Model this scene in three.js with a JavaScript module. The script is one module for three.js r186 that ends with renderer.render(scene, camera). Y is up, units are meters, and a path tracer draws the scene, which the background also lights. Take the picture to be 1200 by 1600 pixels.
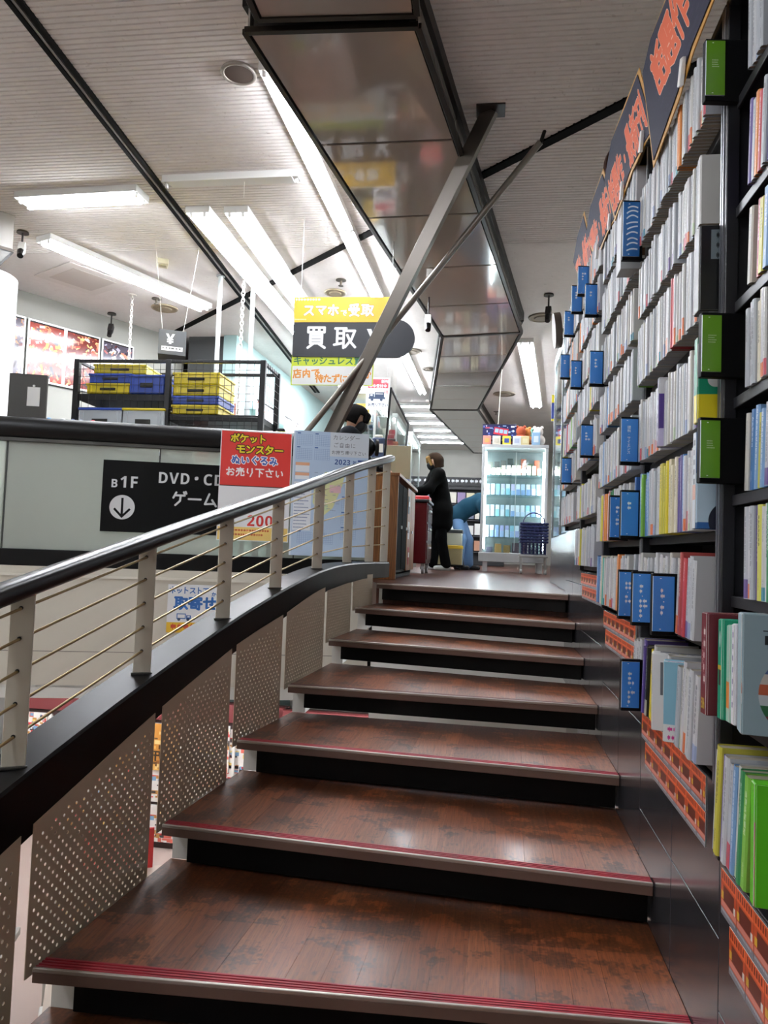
import * as THREE from 'three';
import { mergeGeometries } from 'three/addons/utils/BufferGeometryUtils.js';
import { RoundedBoxGeometry } from 'three/addons/geometries/RoundedBoxGeometry.js';
import { MarchingCubes } from 'three/addons/objects/MarchingCubes.js';
import { RectAreaLightUniformsLib } from 'three/addons/lights/RectAreaLightUniformsLib.js';

// ---------- camera, exposure ----------
const scene = new THREE.Scene();
scene.background = new THREE.Color(0x000000);
const camera = new THREE.PerspectiveCamera(69.42, 0.75, 0.05, 80);
camera.position.set(0, 0.25, 0);
camera.rotation.order = 'YXZ';
camera.rotation.set(0.0528, 0.13945, 0.037);
const renderer = new THREE.WebGLRenderer({ antialias: true });
renderer.toneMapping = THREE.LinearToneMapping;
renderer.toneMappingExposure = 1.3;
renderer.shadowMap.enabled = true;
RectAreaLightUniformsLib.init();
const CEIL = 3.35;            // ceiling height over the upper floor (y = 0)
const TUBE_GLOW = 50, TUBE_LIGHT = 52;   // what the eye sees of a tube; the light a fitting gives

// ---------- helpers ----------
let seed = 20231;
const rnd = () => { seed = (seed + 0x6d2b79f5) | 0; let t = Math.imul(seed ^ (seed >>> 15), 1 | seed); t = (t + Math.imul(t ^ (t >>> 7), 61 | t)) ^ t; return ((t ^ (t >>> 14)) >>> 0) / 4294967296; };
const rr = (a, b) => a + (b - a) * rnd();
const pick = (a) => a[Math.floor(rnd() * a.length) % a.length];
const V = (x, y, z) => new THREE.Vector3(x, y, z);
const lerp = THREE.MathUtils.lerp;
const taken = new Map();
const numbered = (n) => { const k = taken.get(n) ?? 0; taken.set(n, k + 1); return k ? n + '_' + String(k).padStart(3, '0') : n; };
const mats = new Map();
function M(color, roughness = 0.6, metalness = 0, extra = {}) {
  const key = [color, roughness, metalness, Object.entries(extra).map(([k, v]) => k + (v?.uuid ?? v)).join()].join('|');
  if (!mats.has(key)) {
    const phys = ['transmission', 'clearcoat', 'sheen', 'thickness', 'anisotropy', 'specularIntensity'].some((k) => k in extra);
    mats.set(key, new (phys ? THREE.MeshPhysicalMaterial : THREE.MeshStandardMaterial)({ color, roughness, metalness, ...extra }));
  }
  return mats.get(key);
}
function tag(o, label, category, group, kind) {
  if (label) o.userData.label = label;
  if (category) o.userData.category = category;
  if (group) o.userData.group = group;
  if (kind) o.userData.kind = kind;
  return o;
}
function thing(name, label, category, [x, y, z] = [0, 0, 0], turn = 0, group) {
  const o = new THREE.Group(); o.name = numbered(name); scene.add(o);
  o.position.set(x, y, z); o.rotation.y = turn;
  return tag(o, label, category, group);
}
function part(parent, name, geo, mat, pos = [0, 0, 0], rot = [0, 0, 0]) {
  const m = new THREE.Mesh(geo, mat);
  m.name = parent === scene ? numbered(name) : name;
  m.position.set(...pos); m.rotation.set(...rot);
  parent.add(m);
  return m;
}
const struct = (name, geo, mat, pos, rot) => tag(part(scene, name, geo, mat, pos, rot), null, null, null, 'structure');
const geos = new Map();
const cached = (key, f) => { if (!geos.has(key)) geos.set(key, f()); return geos.get(key); };
const B = (w, h, d) => cached('b' + [w, h, d].map((v) => v.toFixed(4)).join(), () => new THREE.BoxGeometry(w, h, d));
const RB = (w, h, d, r = 0.005, s = 2) => cached('r' + [w, h, d, r, s].map((v) => v.toFixed(4)).join(), () => new RoundedBoxGeometry(w, h, d, s, Math.min(r, w / 2.01, h / 2.01, d / 2.01)));
const C = (r0, r1, h, s = 20) => cached('c' + [r0, r1, h, s].join(), () => new THREE.CylinderGeometry(r0, r1, h, s));
const T = (g, x = 0, y = 0, z = 0, rx = 0, ry = 0, rz = 0) => g.clone().applyMatrix4(new THREE.Matrix4().compose(V(x, y, z), new THREE.Quaternion().setFromEuler(new THREE.Euler(rx, ry, rz)), V(1, 1, 1)));
const merge = (list) => mergeGeometries(list.map((g) => { const h = g.index ? g.toNonIndexed() : g.clone(); for (const k of Object.keys(h.attributes)) if (!['position', 'normal', 'uv', 'color'].includes(k)) h.deleteAttribute(k); return h; }), false);
function rod(a, b, r, s = 8) {                      // a cylinder from a to b
  const d = new THREE.Vector3().subVectors(b, a), g = new THREE.CylinderGeometry(r, r, d.length(), s);
  g.applyQuaternion(new THREE.Quaternion().setFromUnitVectors(V(0, 1, 0), d.clone().normalize()));
  return g.translate((a.x + b.x) / 2, (a.y + b.y) / 2, (a.z + b.z) / 2);
}
function bar(a, b, w, h, bevel = 0.002) {            // a rectangular bar from a to b: w across, h thick
  const d = new THREE.Vector3().subVectors(b, a), L = d.length();
  const g = new RoundedBoxGeometry(w, h, L, 1, bevel);
  const m = new THREE.Matrix4().lookAt(b, a, V(0, 1, 0)); m.setPosition(a.clone().add(b).multiplyScalar(0.5));
  return g.applyMatrix4(m);
}
function prism(pts, y0, y1) {                        // a flat slab with outline pts [[x, z], ...] between two heights
  const s = new THREE.Shape(pts.map(([x, z]) => new THREE.Vector2(x, -z)));
  const g = new THREE.ExtrudeGeometry(s, { depth: y1 - y0, bevelEnabled: false });
  return g.rotateX(-Math.PI / 2).translate(0, y0, 0);
}
function wallBetween(name, [x0, z0], [x1, z1], y0, y1, t, mat, off = 0) {  // a wall slab whose face runs between two plan points
  const L = Math.hypot(x1 - x0, z1 - z0), g = new THREE.BoxGeometry(L, y1 - y0, t);
  const w = struct(name, g, mat, [(x0 + x1) / 2, (y0 + y1) / 2, (z0 + z1) / 2], [0, Math.atan2(-(z1 - z0), x1 - x0), 0]);
  w.translateZ(-t / 2 + off);
  return w;
}
// procedural textures
const hash = (x, y) => { let h = Math.imul(x | 0, 374761393) ^ Math.imul(y | 0, 668265263); h = Math.imul(h ^ (h >>> 13), 1274126177); return ((h ^ (h >>> 16)) >>> 0) / 4294967296; };
function vnoise(x, y, wrap = 1 << 30) {
  const ix = Math.floor(x), iy = Math.floor(y), f = (t) => t * t * (3 - 2 * t), u = f(x - ix), v = f(y - iy), w = (n) => ((n % wrap) + wrap) % wrap;
  return lerp(lerp(hash(w(ix), w(iy)), hash(w(ix + 1), w(iy)), u), lerp(hash(w(ix), w(iy + 1)), hash(w(ix + 1), w(iy + 1)), u), v);
}
function dataTex(w, h, f, srgb = true) {
  const d = new Uint8Array(w * h * 4);
  for (let y = 0; y < h; y++) for (let x = 0; x < w; x++) { const c = f(x, y), i = (y * w + x) * 4; d[i] = c[0]; d[i + 1] = c[1]; d[i + 2] = c[2]; d[i + 3] = 255; }
  const t = new THREE.DataTexture(d, w, h); t.wrapS = t.wrapT = THREE.RepeatWrapping; t.magFilter = t.minFilter = THREE.LinearFilter;
  if (srgb) t.colorSpace = THREE.SRGBColorSpace; t.needsUpdate = true; return t;
}
function canvasTex(w, h, draw) {
  const c = document.createElement('canvas'); c.width = w; c.height = h;
  const g = c.getContext('2d'); draw(g, w, h);
  const t = new THREE.CanvasTexture(c); t.colorSpace = THREE.SRGBColorSpace; t.magFilter = t.minFilter = THREE.LinearFilter; return t;
}
const printed = (w, h, draw, rough = 0.5, extra = {}) => { return new THREE.MeshPhysicalMaterial({ map: canvasTex(w, h, draw), roughness: rough, ...extra }); };
// a thin board with a printed front (+z)
function board(w, h, t, front, side = M(0xeeeeea, 0.6)) {
  const g = new THREE.BoxGeometry(w, h, t);
  return [g, [side, side, side, side, front, side]];
}
// ---------- stroke lettering (each point is two digits x, two digits y in a 100 square) ----------
const GL = {
  買: '1508-8508-8528-1528-1508 3808-3828 6208-6228 2538-7538-7576-2576-2538 2550-7550 2563-7563 3878-1595 6278-8895',
  取: '0812-5512 1712-1780 4512-4595 1733-4533 1755-4555 0582-4574 5522-9222-7860-5292 6040-7570-9592',
  受: '8006-2014 2222-3034 4818-5232 7816-6834 1252-1240-8840-8852 2856-7456-5880-2096 3566-5584-8696',
  ス: '1820-7820-6255-1590 5558-8590', マ: '1222-8822-5062 3548-6282', ホ: '1032-9032 5008-5092-3885 2850-1278 7250-9078',
  で: '1022-8516-5540-4862-6285-7888 7245-8058 8440-9252', キ: '1535-8226 1062-9052 4206-6095', ャ: '2050-8042-6862 4030-5595',
  ッ: '2245-3062 4540-5258 8242-7272-4092', シ: '2015-4027 1240-3252 1588-5575-8830', ュ: '2850-6850-6285 1585-8585', レ: '2812-2885-6070-9042',
  店: '5003-5015 1216-9216 1816-1850-0695 5525-5555 5540-8540 3258-8258-8292-3292-3258', 内: '1595-1528-8528-8595-7290 5006-5040-2875 5045-7472',
  待: '3005-0828 3228-0855 2245-2295 4520-9020 6605-6638 3838-9538 4255-9555 7842-7895-6690 5266-6080', た: '1228-5824 3806-1590 5845-8845 5268-6086-9286',
  ず: '1025-9025 5506-5560-4268-3852-5245-5670-3595 7505-8015 8803-9212', に: '2012-1450-2290 4828-8526 4465-5285-9084', '♪': '4580-4515-7035-6850 3082-4578-4090-2890-3082',
  ゲ: '2808-1045 2228-8528 5828-5565-2595 7805-8418 9002-9514', ー: '1050-9050', ム: '4510-1880-8275 6550-9292', '・': '4748-5352 5347-4753',
  ポ: '1032-8032 4508-4592-3385 2450-0878 6650-8478 8008-8804-9408-9216-8418-8008', ケ: '2808-0848 2428-9228 6028-5565-2295', ト: '3505-3595 3538-7858',
  モ: '1818-8218 1050-9050 4518-4585-8885', ン: '1520-3835 1588-5575-9028', タ: '3805-1050 3024-8524-6565-2095 3545-6568',
  ぬ: '2218-4075-2585-1265-3532-6528-8850-8285-6088-6270-9292 5510-4560-3085', い: '1825-2275-3888-4570 7528-8550-8568', ぐ: '6208-2848-6592 7530-8242 8522-9234',
  る: '2515-7515-2062-5545-8565-7092-4290-4278-6085', み: '2218-5518-3575-1578-1562-4555-9278 7535-7270-5595', お: '1032-6028 3406-3488-1578-2065-6048-8562-8085-6088 7220-9034',
  売: '5003-5028 1515-8515 2528-7528 1052-1040-9040-9052 3850-3572-1095 6250-6288-9288-9275', り: '2512-2250-3260 7210-7550-5595', 下: '0812-9212 4812-4895 5238-8058',
  さ: '1232-8826 4506-7058 2262-2888-7590', ネ: '5004-5416 1528-8028-1278 5255-5295 6252-8872', か: '1032-6230-5585-4280 3606-1290 7525-9255', ら: '4008-5818 2530-2265-6045-8565-7092-3592',
  寄: '5002-5010 0826-0814-9214-9226 2232-7832 5020-4535-2248 5235-7848 0556-9556 2266-5866-5884-2284-2266 7856-7895-6692', せ: '0838-9234 6810-6862-5558 2812-2885-8588',
  カ: '1228-8228-7890-6285 4805-4250-1292', ダ: '3405-0650 2624-7824-6065-1695 3045-6068 8405-9016 9402-9912', ご: '2522-7820-6532 1862-2888-8586 8208-8818 9204-9814',
  自: '5002-4214 2216-7816-7895-2295-2216 2242-7842 2268-7868', 由: '1530-8530-8592-1592-1530 5006-5092 1561-8561', 年: '3003-1030 2416-8816 2540-8240 2540-2565 0565-9565 5516-5597',
  中: '1528-8528-8565-1565-1528 5005-5095', 付: '3005-0845 2230-2295 3832-9532 7508-7592-6086 4850-5866', 話: '2503-3210 0620-5020 1234-4634 1247-4647 1260-4660-4688-1288-1260 9006-5816 5234-9634 7516-7558 5858-9258-9292-5892-5858',
  題: '1206-4406-4436-1236-1206 1221-4421 0448-5248 2848-2884 2866-4666 1460-0494 1084-4095-9695 5408-9608 7408-7020 6020-9020-9070-6070-6020 6036-9036 6052-9052 6672-5686 8472-9486',
  作: '3004-0650 2232-2296 5206-3645 4824-9624 6224-6296 6248-9248 6272-9272', 最: '2604-7404-7432-2632-2604 2618-7418 0542-9542 1642-1688 4242-4296 1656-4256 1670-4270 0490-4284 5254-9054-5095 5866-9595',
  新: '2802-2812 0614-5014 1622-2034 4220-3634 0440-5240 0658-5058 2840-2895 2662-0685 3264-4880 9006-6216 6214-6060-5095 6242-9842 8242-8296', 刊: '0614-5214 0448-5448 2914-2996 6614-6670 8804-8894-7488',
  バ: '3520-1085 5820-9085 7805-8415 9002-9512', イ: '8008-1255 5235-5295', ブ: '1222-8022-6860-2595 8404-8812 9402-9810', ル: '3015-2860-0892 5810-5885-9255', 会: '5003-0842 5003-9242 3240-6840 1258-8858 4558-2590-7586 6872-8294',
  白: '5202-4014 2018-8018-8095-2095-2018 2056-8056', の: '5220-4260-2580-1262-2532-5518-8535-8565-6088', ま: '1525-8525 2048-8048 5006-5085-2588-2272-5068-8590', ア: '1218-8818-7042 4835-4565-1895',
  サ: '0832-9232 3010-3055 7010-7055-4095', エ: '1820-8220 5020-5082 0882-9282', 理: '0516-4216 0548-4048 2316-2385 0488-4478 5410-9210-9252-5452-5410 5431-9231 7310-7392 5472-9272 4692-9892',
  科: '4404-1014 0432-5032 2810-2896 2636-0670 3242-4860 6212-7226 5836-7048 5070-9860 8404-8496', 持: '0628-4028 2405-2495-1490 0668-4052 4620-9420 7005-7038 4038-9638 4256-9656 7842-7895-6690 5266-6080', ち: '1225-8520 4206-2555-6042-8562-7090-3592',
  帰: '1815-1860 3808-3850-1895 5010-9010-9034-5034 5022-9022 4252-4244-9644-9652 5286-5260-9060-9084-8088 7046-7096',
};
function glyphPath(g, ch, x, y, s) {
  if (!GL[ch]) return false;
  g.beginPath();
  for (const st of GL[ch].split(' ')) st.split('-').forEach((p, i) => { const px = x + (+p.slice(0, 2) / 100) * s, py = y + (+p.slice(2, 4) / 100) * s; i ? g.lineTo(px, py) : g.moveTo(px, py); });
  return true;
}
// writes text with its top left corner at x, y; size s; weight = stroke width / size; outline = [colour, extra width]
function write(g, text, x, y, s, color, weight = 0.12, outline = null, adv = 1.02, vertical = false) {
  g.lineCap = g.lineJoin = 'round';
  for (const pass of outline ? [0, 1] : [1]) {
    let cx = x, cy = y;
    for (const ch of text) {
      g.strokeStyle = pass ? color : outline[0]; g.lineWidth = s * weight + (pass ? 0 : outline[1]);
      const known = ch !== ' ' && glyphPath(g, ch, cx, cy, s);
      let a = s * adv;
      if (known) g.stroke();
      else if (ch === ' ') a = s * 0.4;
      else {
        g.font = 'bold ' + Math.round(s * 1.05) + 'px sans-serif'; g.textBaseline = 'alphabetic';
        if (!pass) { g.lineWidth = outline[1]; g.strokeText(ch, cx, cy + s * 0.92); } else { g.fillStyle = color; g.fillText(ch, cx, cy + s * 0.92); }
        a = g.measureText(ch).width + s * 0.04;
      }
      if (vertical) cy += s * adv; else cx += a;
    }
  }
}
// rows of small print too fine to read
function finePrint(g, x, y, w, rows, size, color) {
  g.fillStyle = color;
  for (let r = 0; r < rows; r++) { let cx = x; const end = x + w * rr(0.6, 1); while (cx < end) { const q = size * rr(0.5, 1); g.fillRect(cx, y + r * size * 1.7, q, size * 0.55); g.fillRect(cx + q * 0.3, y + r * size * 1.7 - size * 0.2, size * 0.14, size); cx += q + size * 0.25; } }
}
// ---------- shared materials ----------
function woodTex(base, s) {
  return dataTex(256, 512, (x, y) => {
    const u = x / 256, v = y / 512, warp = vnoise(u * 4 + s, v * 3, 64) * 3;
    let g = 0.5 + 0.5 * Math.sin((u * 9 + warp + vnoise(u * 20, v * 4 + s, 64) * 1.2) * 6.28);
    g = 0.55 * g + 0.45 * vnoise(u * 90 + s * 7, v * 6, 512);
    const fine = vnoise(u * 200, v * 14 + s, 512), stain = vnoise(u * 3 + s * 5, v * 4, 64);
    const k = 0.72 + 0.3 * g + 0.12 * (fine - 0.5) - 0.16 * Math.max(0, stain - 0.55);
    return base.map((c) => Math.min(255, c * k));
  });
}
const grimeRough = dataTex(256, 256, (x, y) => { const v = 70 + 70 * vnoise(x / 40, y / 40, 32) + 40 * vnoise(x / 9, y / 9, 256); return [v, v, v]; }, false);
// tread boards: grain along the depth of the tread, and ragged darker patches along the back and both sides
const treadTex = dataTex(1024, 512, (x, y) => {
  const u = (x / 1024) * 1.8, v = (y / 512) * 0.75;                   // metres from the wall side, metres from the nosing
  const warp = vnoise(u * 7, v * 4, 4096) * 2.2;
  let g = 0.5 + 0.5 * Math.sin((u * 42 + warp * 1.4 + vnoise(u * 60, v * 6, 4096)) * 6.28);
  g = 0.35 * g + 0.65 * vnoise(u * 420, v * 14, 4096);
  const pore = vnoise(u * 900, v * 30, 4096) > 0.78 ? 0.84 : 1;
  let k = (0.8 + 0.26 * g) * pore;
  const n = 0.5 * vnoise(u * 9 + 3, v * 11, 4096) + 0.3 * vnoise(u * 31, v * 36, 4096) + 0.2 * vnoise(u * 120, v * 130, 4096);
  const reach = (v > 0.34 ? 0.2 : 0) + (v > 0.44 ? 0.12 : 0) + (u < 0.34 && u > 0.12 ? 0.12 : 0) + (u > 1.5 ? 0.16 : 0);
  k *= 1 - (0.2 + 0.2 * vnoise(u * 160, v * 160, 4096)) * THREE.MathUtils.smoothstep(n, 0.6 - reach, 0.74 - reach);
  return [152 * k, 87 * k, 50 * k];
});
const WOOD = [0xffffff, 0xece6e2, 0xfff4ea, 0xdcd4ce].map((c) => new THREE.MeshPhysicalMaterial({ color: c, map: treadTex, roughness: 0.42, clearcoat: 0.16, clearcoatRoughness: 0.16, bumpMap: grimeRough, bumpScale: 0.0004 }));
const blackPaint = M(0x070709, 0.36, 0, { specularIntensity: 0.45 });
const blackMatt = M(0x08080a, 0.6, 0, { specularIntensity: 0.4 });
const blackSteel = M(0x141416, 0.45, 0.3);
const silver = M(0xb9b9b6, 0.32, 0.9);
const steelBrushed = M(0x86807a, 0.34, 0.95);
const postPaint = M(0xcfc9ba, 0.5);
const whitePaint = M(0xe4e4de, 0.55);
const paper = M(0xf1f0ec, 0.75);
const glassClear = new THREE.MeshPhysicalMaterial({ color: 0xf2f8f6, roughness: 0.03, transmission: 1, thickness: 0, ior: 1.5 });
const ceilingTex = dataTex(512, 512, (x, y) => { const n = vnoise(x / 60, y / 60, 9) * 8 + vnoise(x / 9, y / 9, 57) * 5, spot = vnoise(x / 5 + 40, y / 5, 103) > 0.93 ? 14 : 0; return [236 - n - spot, 230 - n - spot * 1.1, 225 - n - spot * 1.2]; });
const ceilingMat = new THREE.MeshStandardMaterial({ map: ceilingTex, roughness: 0.85 });
const wallTex = dataTex(256, 256, (x, y) => { const n = vnoise(x / 50, y / 50, 6) * 10 + vnoise(x / 5, y / 5, 52) * 5; return [216 - n, 214 - n, 206 - n]; });
const wallMat = new THREE.MeshStandardMaterial({ map: wallTex, roughness: 0.85 });
const floorDark = new THREE.MeshPhysicalMaterial({ map: woodTex([84, 47, 36], 21), roughness: 0.32, specularIntensity: 0.4 });
floorDark.map.repeat.set(1.4, 0.8);

// ---------- the shell ----------
const LINE = { ax: -3.78, az: -5.25, dx: 0.9622, dz: -0.2724 };     // the balcony edge in plan
const onLine = (s) => [LINE.ax + LINE.dx * s, LINE.az + LINE.dz * s];
const offLine = (s) => [onLine(s)[0] - 0.04, onLine(s)[1] - 0.14];
const LANDING = [[-0.84, -5.64], [0.56, -5.15]];
{
  // upper floor with the stair well cut out of it
  struct('floor', prism([offLine(-3.95), offLine(2.95), [-0.84, -5.72], [0.56, -5.22], [2.45, -5.22], [2.45, -22.2], [-7.7, -22.2]], -0.24, 0), floorDark);
  struct('floor_street', prism([[-1.45, -0.22], [-1.45, 3.2], [2.45, 3.2], [2.45, -0.22]], -1.6, -1.395), floorDark);
  struct('floor_basement', prism([[-7.7, 3.2], [-7.7, -14], [2.45, -14], [2.45, 3.2]], -3.4, -3.2), M(0xb9a69c, 0.35));
  // the white fascia below the balcony and the ceiling of the basement behind it
  const fasciaMat = M(0xd6d1c3, 0.6);
  wallBetween('wall_fascia', onLine(-3.95), onLine(2.95), -0.9, 0.035, 0.16, fasciaMat);
  const seam = M(0x8e8a80, 0.7);
  for (const [y, t] of [[-0.035, 0.02], [-0.62, 0.006]]) wallBetween('trim_fascia', onLine(-3.95), onLine(2.95), y - t / 2, y + t / 2, 0.012, y > -0.1 ? M(0xe3dfd2, 0.5) : seam, 0.004 + (y > -0.1 ? 0.01 : -0.003));
  struct('ceiling_basement', prism([onLine(-3.95), onLine(2.95), [-0.84, -5.8], [2.45, -5.8], [2.45, -14], [-7.7, -14]], -0.98, -0.88), whitePaint);
  struct('wall_added_under_landing', new THREE.BoxGeometry(1.5, 1.0, 0.05), whitePaint, [-0.12, -0.76, -5.78]);  // white wall added so the slits below the risers look bright
  struct('wall_basement', new THREE.BoxGeometry(10.2, 2.4, 0.2), wallMat, [-2.6, -2.1, -13.9]);
  // walls
  const tall = [-3.4, 3.5];
  struct('wall_right', new THREE.BoxGeometry(0.2, 6.9, 25.6), wallMat, [2.5, 0.05, -9.6]);
  struct('wall_front', new THREE.BoxGeometry(10.4, 6.9, 0.2), wallMat, [-2.6, 0.05, 3.2]);
  struct('wall_back', new THREE.BoxGeometry(10.4, 6.9, 0.2), wallMat, [-2.6, 0.05, -22.2]);
  struct('wall_stairwell', new THREE.BoxGeometry(0.2, 6.9, 8.8), wallMat, [-7.7, 0.05, -1.2]);
  const w = struct('wall_left', new THREE.BoxGeometry(6.05, 6.9, 0.2), M(0x96958e, 0.85), [-6.125, 0.05, -7.95], [0, Math.atan2(1.85, 1.03), 0]); w.translateZ(-0.1);
  struct('wall_pillar', new THREE.BoxGeometry(0.75, 3.35, 0.9), M(0x3b3d3d, 0.7), [-4.13, 1.675, -10.86]);
  const wb = struct('wall_blue', new THREE.BoxGeometry(11.9, 6.9, 0.2), M(0x9fbab8, 0.75), [-3.5, 0.05, -16.28], [0, Math.PI / 2 - 0.04, 0]); wb.translateZ(-0.1);
  // ribbed ceiling: real grooves as far as they can be told apart, flat boards beyond
  const p = [], uv = [], x0 = -7.8, x1 = 2.6;
  const quad = (z0, y0, z1, y1) => { p.push(x0, y0, z0, x0, y1, z1, x1, y1, z1, x0, y0, z0, x1, y1, z1, x1, y0, z0); uv.push(x0, z0, x0, z1, x1, z1, x0, z0, x1, z1, x1, z0); };
  for (let z = 1.5; z > -7.3; z -= 0.046) { quad(z, CEIL, z - 0.03, CEIL); quad(z - 0.03, CEIL, z - 0.033, CEIL + 0.008); quad(z - 0.033, CEIL + 0.008, z - 0.043, CEIL + 0.008); quad(z - 0.043, CEIL + 0.008, z - 0.046, CEIL); }
  quad(-7.31, CEIL, -22.3, CEIL); quad(3.3, CEIL, 1.5, CEIL);
  const cg = new THREE.BufferGeometry(); cg.setAttribute('position', new THREE.Float32BufferAttribute(p, 3)); cg.setAttribute('uv', new THREE.Float32BufferAttribute(uv.map((v) => v / 2), 2)); cg.computeVertexNormals();
  struct('ceiling', merge([cg, T(new THREE.BoxGeometry(10.5, 0.2, 25.7), -2.6, CEIL + 0.12, -9.5)]), ceilingMat);
  // dark joints in the ceiling
  const joint = (name, a, b, wdt, mat, y) => struct(name, bar(V(a[0], y, a[1]), V(b[0], y, b[1]), wdt, 0.02, 0.002), mat);
  joint('trim_1', [-4.62, -10.16], [2.35, -3.6], 0.085, M(0x0b0908, 0.8, 0, { specularIntensity: 0.2 }), CEIL - 0.004);
  for (const [i, off] of [[2, -0.036], [3, 0.036]]) joint('trim_' + i, [-2.64 + off, -1.2], [-3.42 + off, -14.2], 0.034, M(0x0d0c0b, 0.7, 0, { specularIntensity: 0.2 }), CEIL - 0.006);
  joint('trim_4', [-2.64, -1.2], [-3.42, -14.2], 0.018, M(0x77716b, 0.5, 0.5), CEIL - 0.008);
}
// ---------- zigzag soffit hung under the ceiling: glossy panels in dark metal edging ----------
{
  const gloss = M(0x9a8d83, 0.12, 0, { clearcoat: 0.7, clearcoatRoughness: 0.05 }), edge = M(0x2a241f, 0.38, 0.7), sideMat = M(0x9a928a, 0.2, 0, { clearcoat: 0.6, clearcoatRoughness: 0.1 }), dark = M(0x1c1917, 0.5);
  const segs = [
    { l0: [-1.315, 0.877], r0: [-0.329, 0.877], l1: [-1.315, -3.727], r1: [-0.450, -3.771], n: 4, y: 3.11, label: 'glossy taupe ceiling soffit piece directly overhead at the top edge of the photo' },
    { l0: [-1.414, -3.804], r0: [-0.450, -3.847], l1: [-0.669, -9.591], r1: [0.362, -9.428], n: 5, y: 3.1, label: 'long glossy taupe ceiling soffit with dark metal edges, behind the diagonal steel struts' },
    { l0: [-0.669, -9.625], r0: [0.362, -9.460], l1: [-1.195, -14.580], r1: [-0.241, -14.580], n: 5, y: 3.1, label: 'middle soffit piece of the zigzag, slanting left above the person in black' },
    { l0: [-1.195, -14.612], r0: [-0.241, -14.612], l1: [-0.438, -20.828], r1: [0.494, -20.828], n: 6, y: 3.1, label: 'farthest grey soffit piece of the zigzag, above the glass display case' },
  ];
  for (const s of segs) {
    const t = thing('ceiling_soffit', s.label, 'soffit', [0, 0, 0], 0, 'zigzag ceiling soffit');
    const P = (a, b, f) => [lerp(a[0], b[0], f), lerp(a[1], b[1], f)];
    const ins = 0.03;
    part(t, 'core', prism([P(s.l0, s.r0, 0.05), P(s.l1, s.r1, 0.05), P(s.l1, s.r1, 0.95), P(s.l0, s.r0, 0.95)], s.y + 0.014, CEIL - 0.002), dark);
    for (let i = 0; i < s.n; i++) {
      const f0 = i / s.n + 0.0024, f1 = (i + 1) / s.n - 0.0024;
      const a = P(s.l0, s.l1, f0), b = P(s.l0, s.l1, f1), c = P(s.r0, s.r1, f1), d = P(s.r0, s.r1, f0);
      part(t, 'bottom_panel', prism([P(a, d, ins), P(b, c, ins), P(b, c, 1 - ins), P(a, d, 1 - ins)], s.y, s.y + 0.012), gloss);
      for (const [e0, e1, sg] of [[a, b, -1], [d, c, 1]]) {
        const g = new THREE.BoxGeometry(0.012, CEIL - s.y - 0.1, Math.hypot(e1[0] - e0[0], e1[1] - e0[1]) - 0.008);
        part(t, 'side_panel', g, sideMat, [(e0[0] + e1[0]) / 2 - sg * 0.012, (CEIL + s.y) / 2 - 0.035, (e0[1] + e1[1]) / 2], [0, Math.atan2(e1[0] - e0[0], e1[1] - e0[1]), 0]);
      }
    }
    for (const [e0, e1] of [[s.l0, s.l1], [s.r0, s.r1], [s.l0, s.r0], [s.l1, s.r1]]) {
      part(t, 'edge_trim', bar(V(e0[0], s.y + 0.006, e0[1]), V(e1[0], s.y + 0.006, e1[1]), 0.034, 0.034, 0.003), edge);
    }
    for (const [e0, e1] of [[s.l0, s.l1], [s.r0, s.r1]]) part(t, 'top_trim', bar(V(e0[0], CEIL - 0.05, e0[1]), V(e1[0], CEIL - 0.05, e1[1]), 0.05, 0.095, 0.003), M(0x181411, 0.45, 0.4));
  }
  // a second soffit beyond the left edge: one corner of it shows
  const t = thing('ceiling_soffit', 'corner of a dark edged soffit at the far left edge under the ceiling', 'soffit', [0, 0, 0], 0, 'zigzag ceiling soffit');
  part(t, 'core', prism([[-4.6, -6.4], [-5.9, -7.5], [-7.5, -6.0], [-7.5, -3.2], [-6.2, -4.4]], 3.0, CEIL - 0.002), M(0x8d877f, 0.4));
  part(t, 'bottom_panel', prism([[-4.62, -6.4], [-5.9, -7.46], [-7.45, -6.0], [-7.45, -3.26], [-6.2, -4.45]], 2.985, 3.0), gloss);
  part(t, 'edge_trim', bar(V(-4.6, 3.0, -6.4), V(-6.2, 3.0, -4.4), 0.03, 0.03), edge); part(t, 'edge_trim', bar(V(-4.6, 3.0, -6.4), V(-5.9, 3.0, -7.5), 0.03, 0.03), edge);
}
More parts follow.
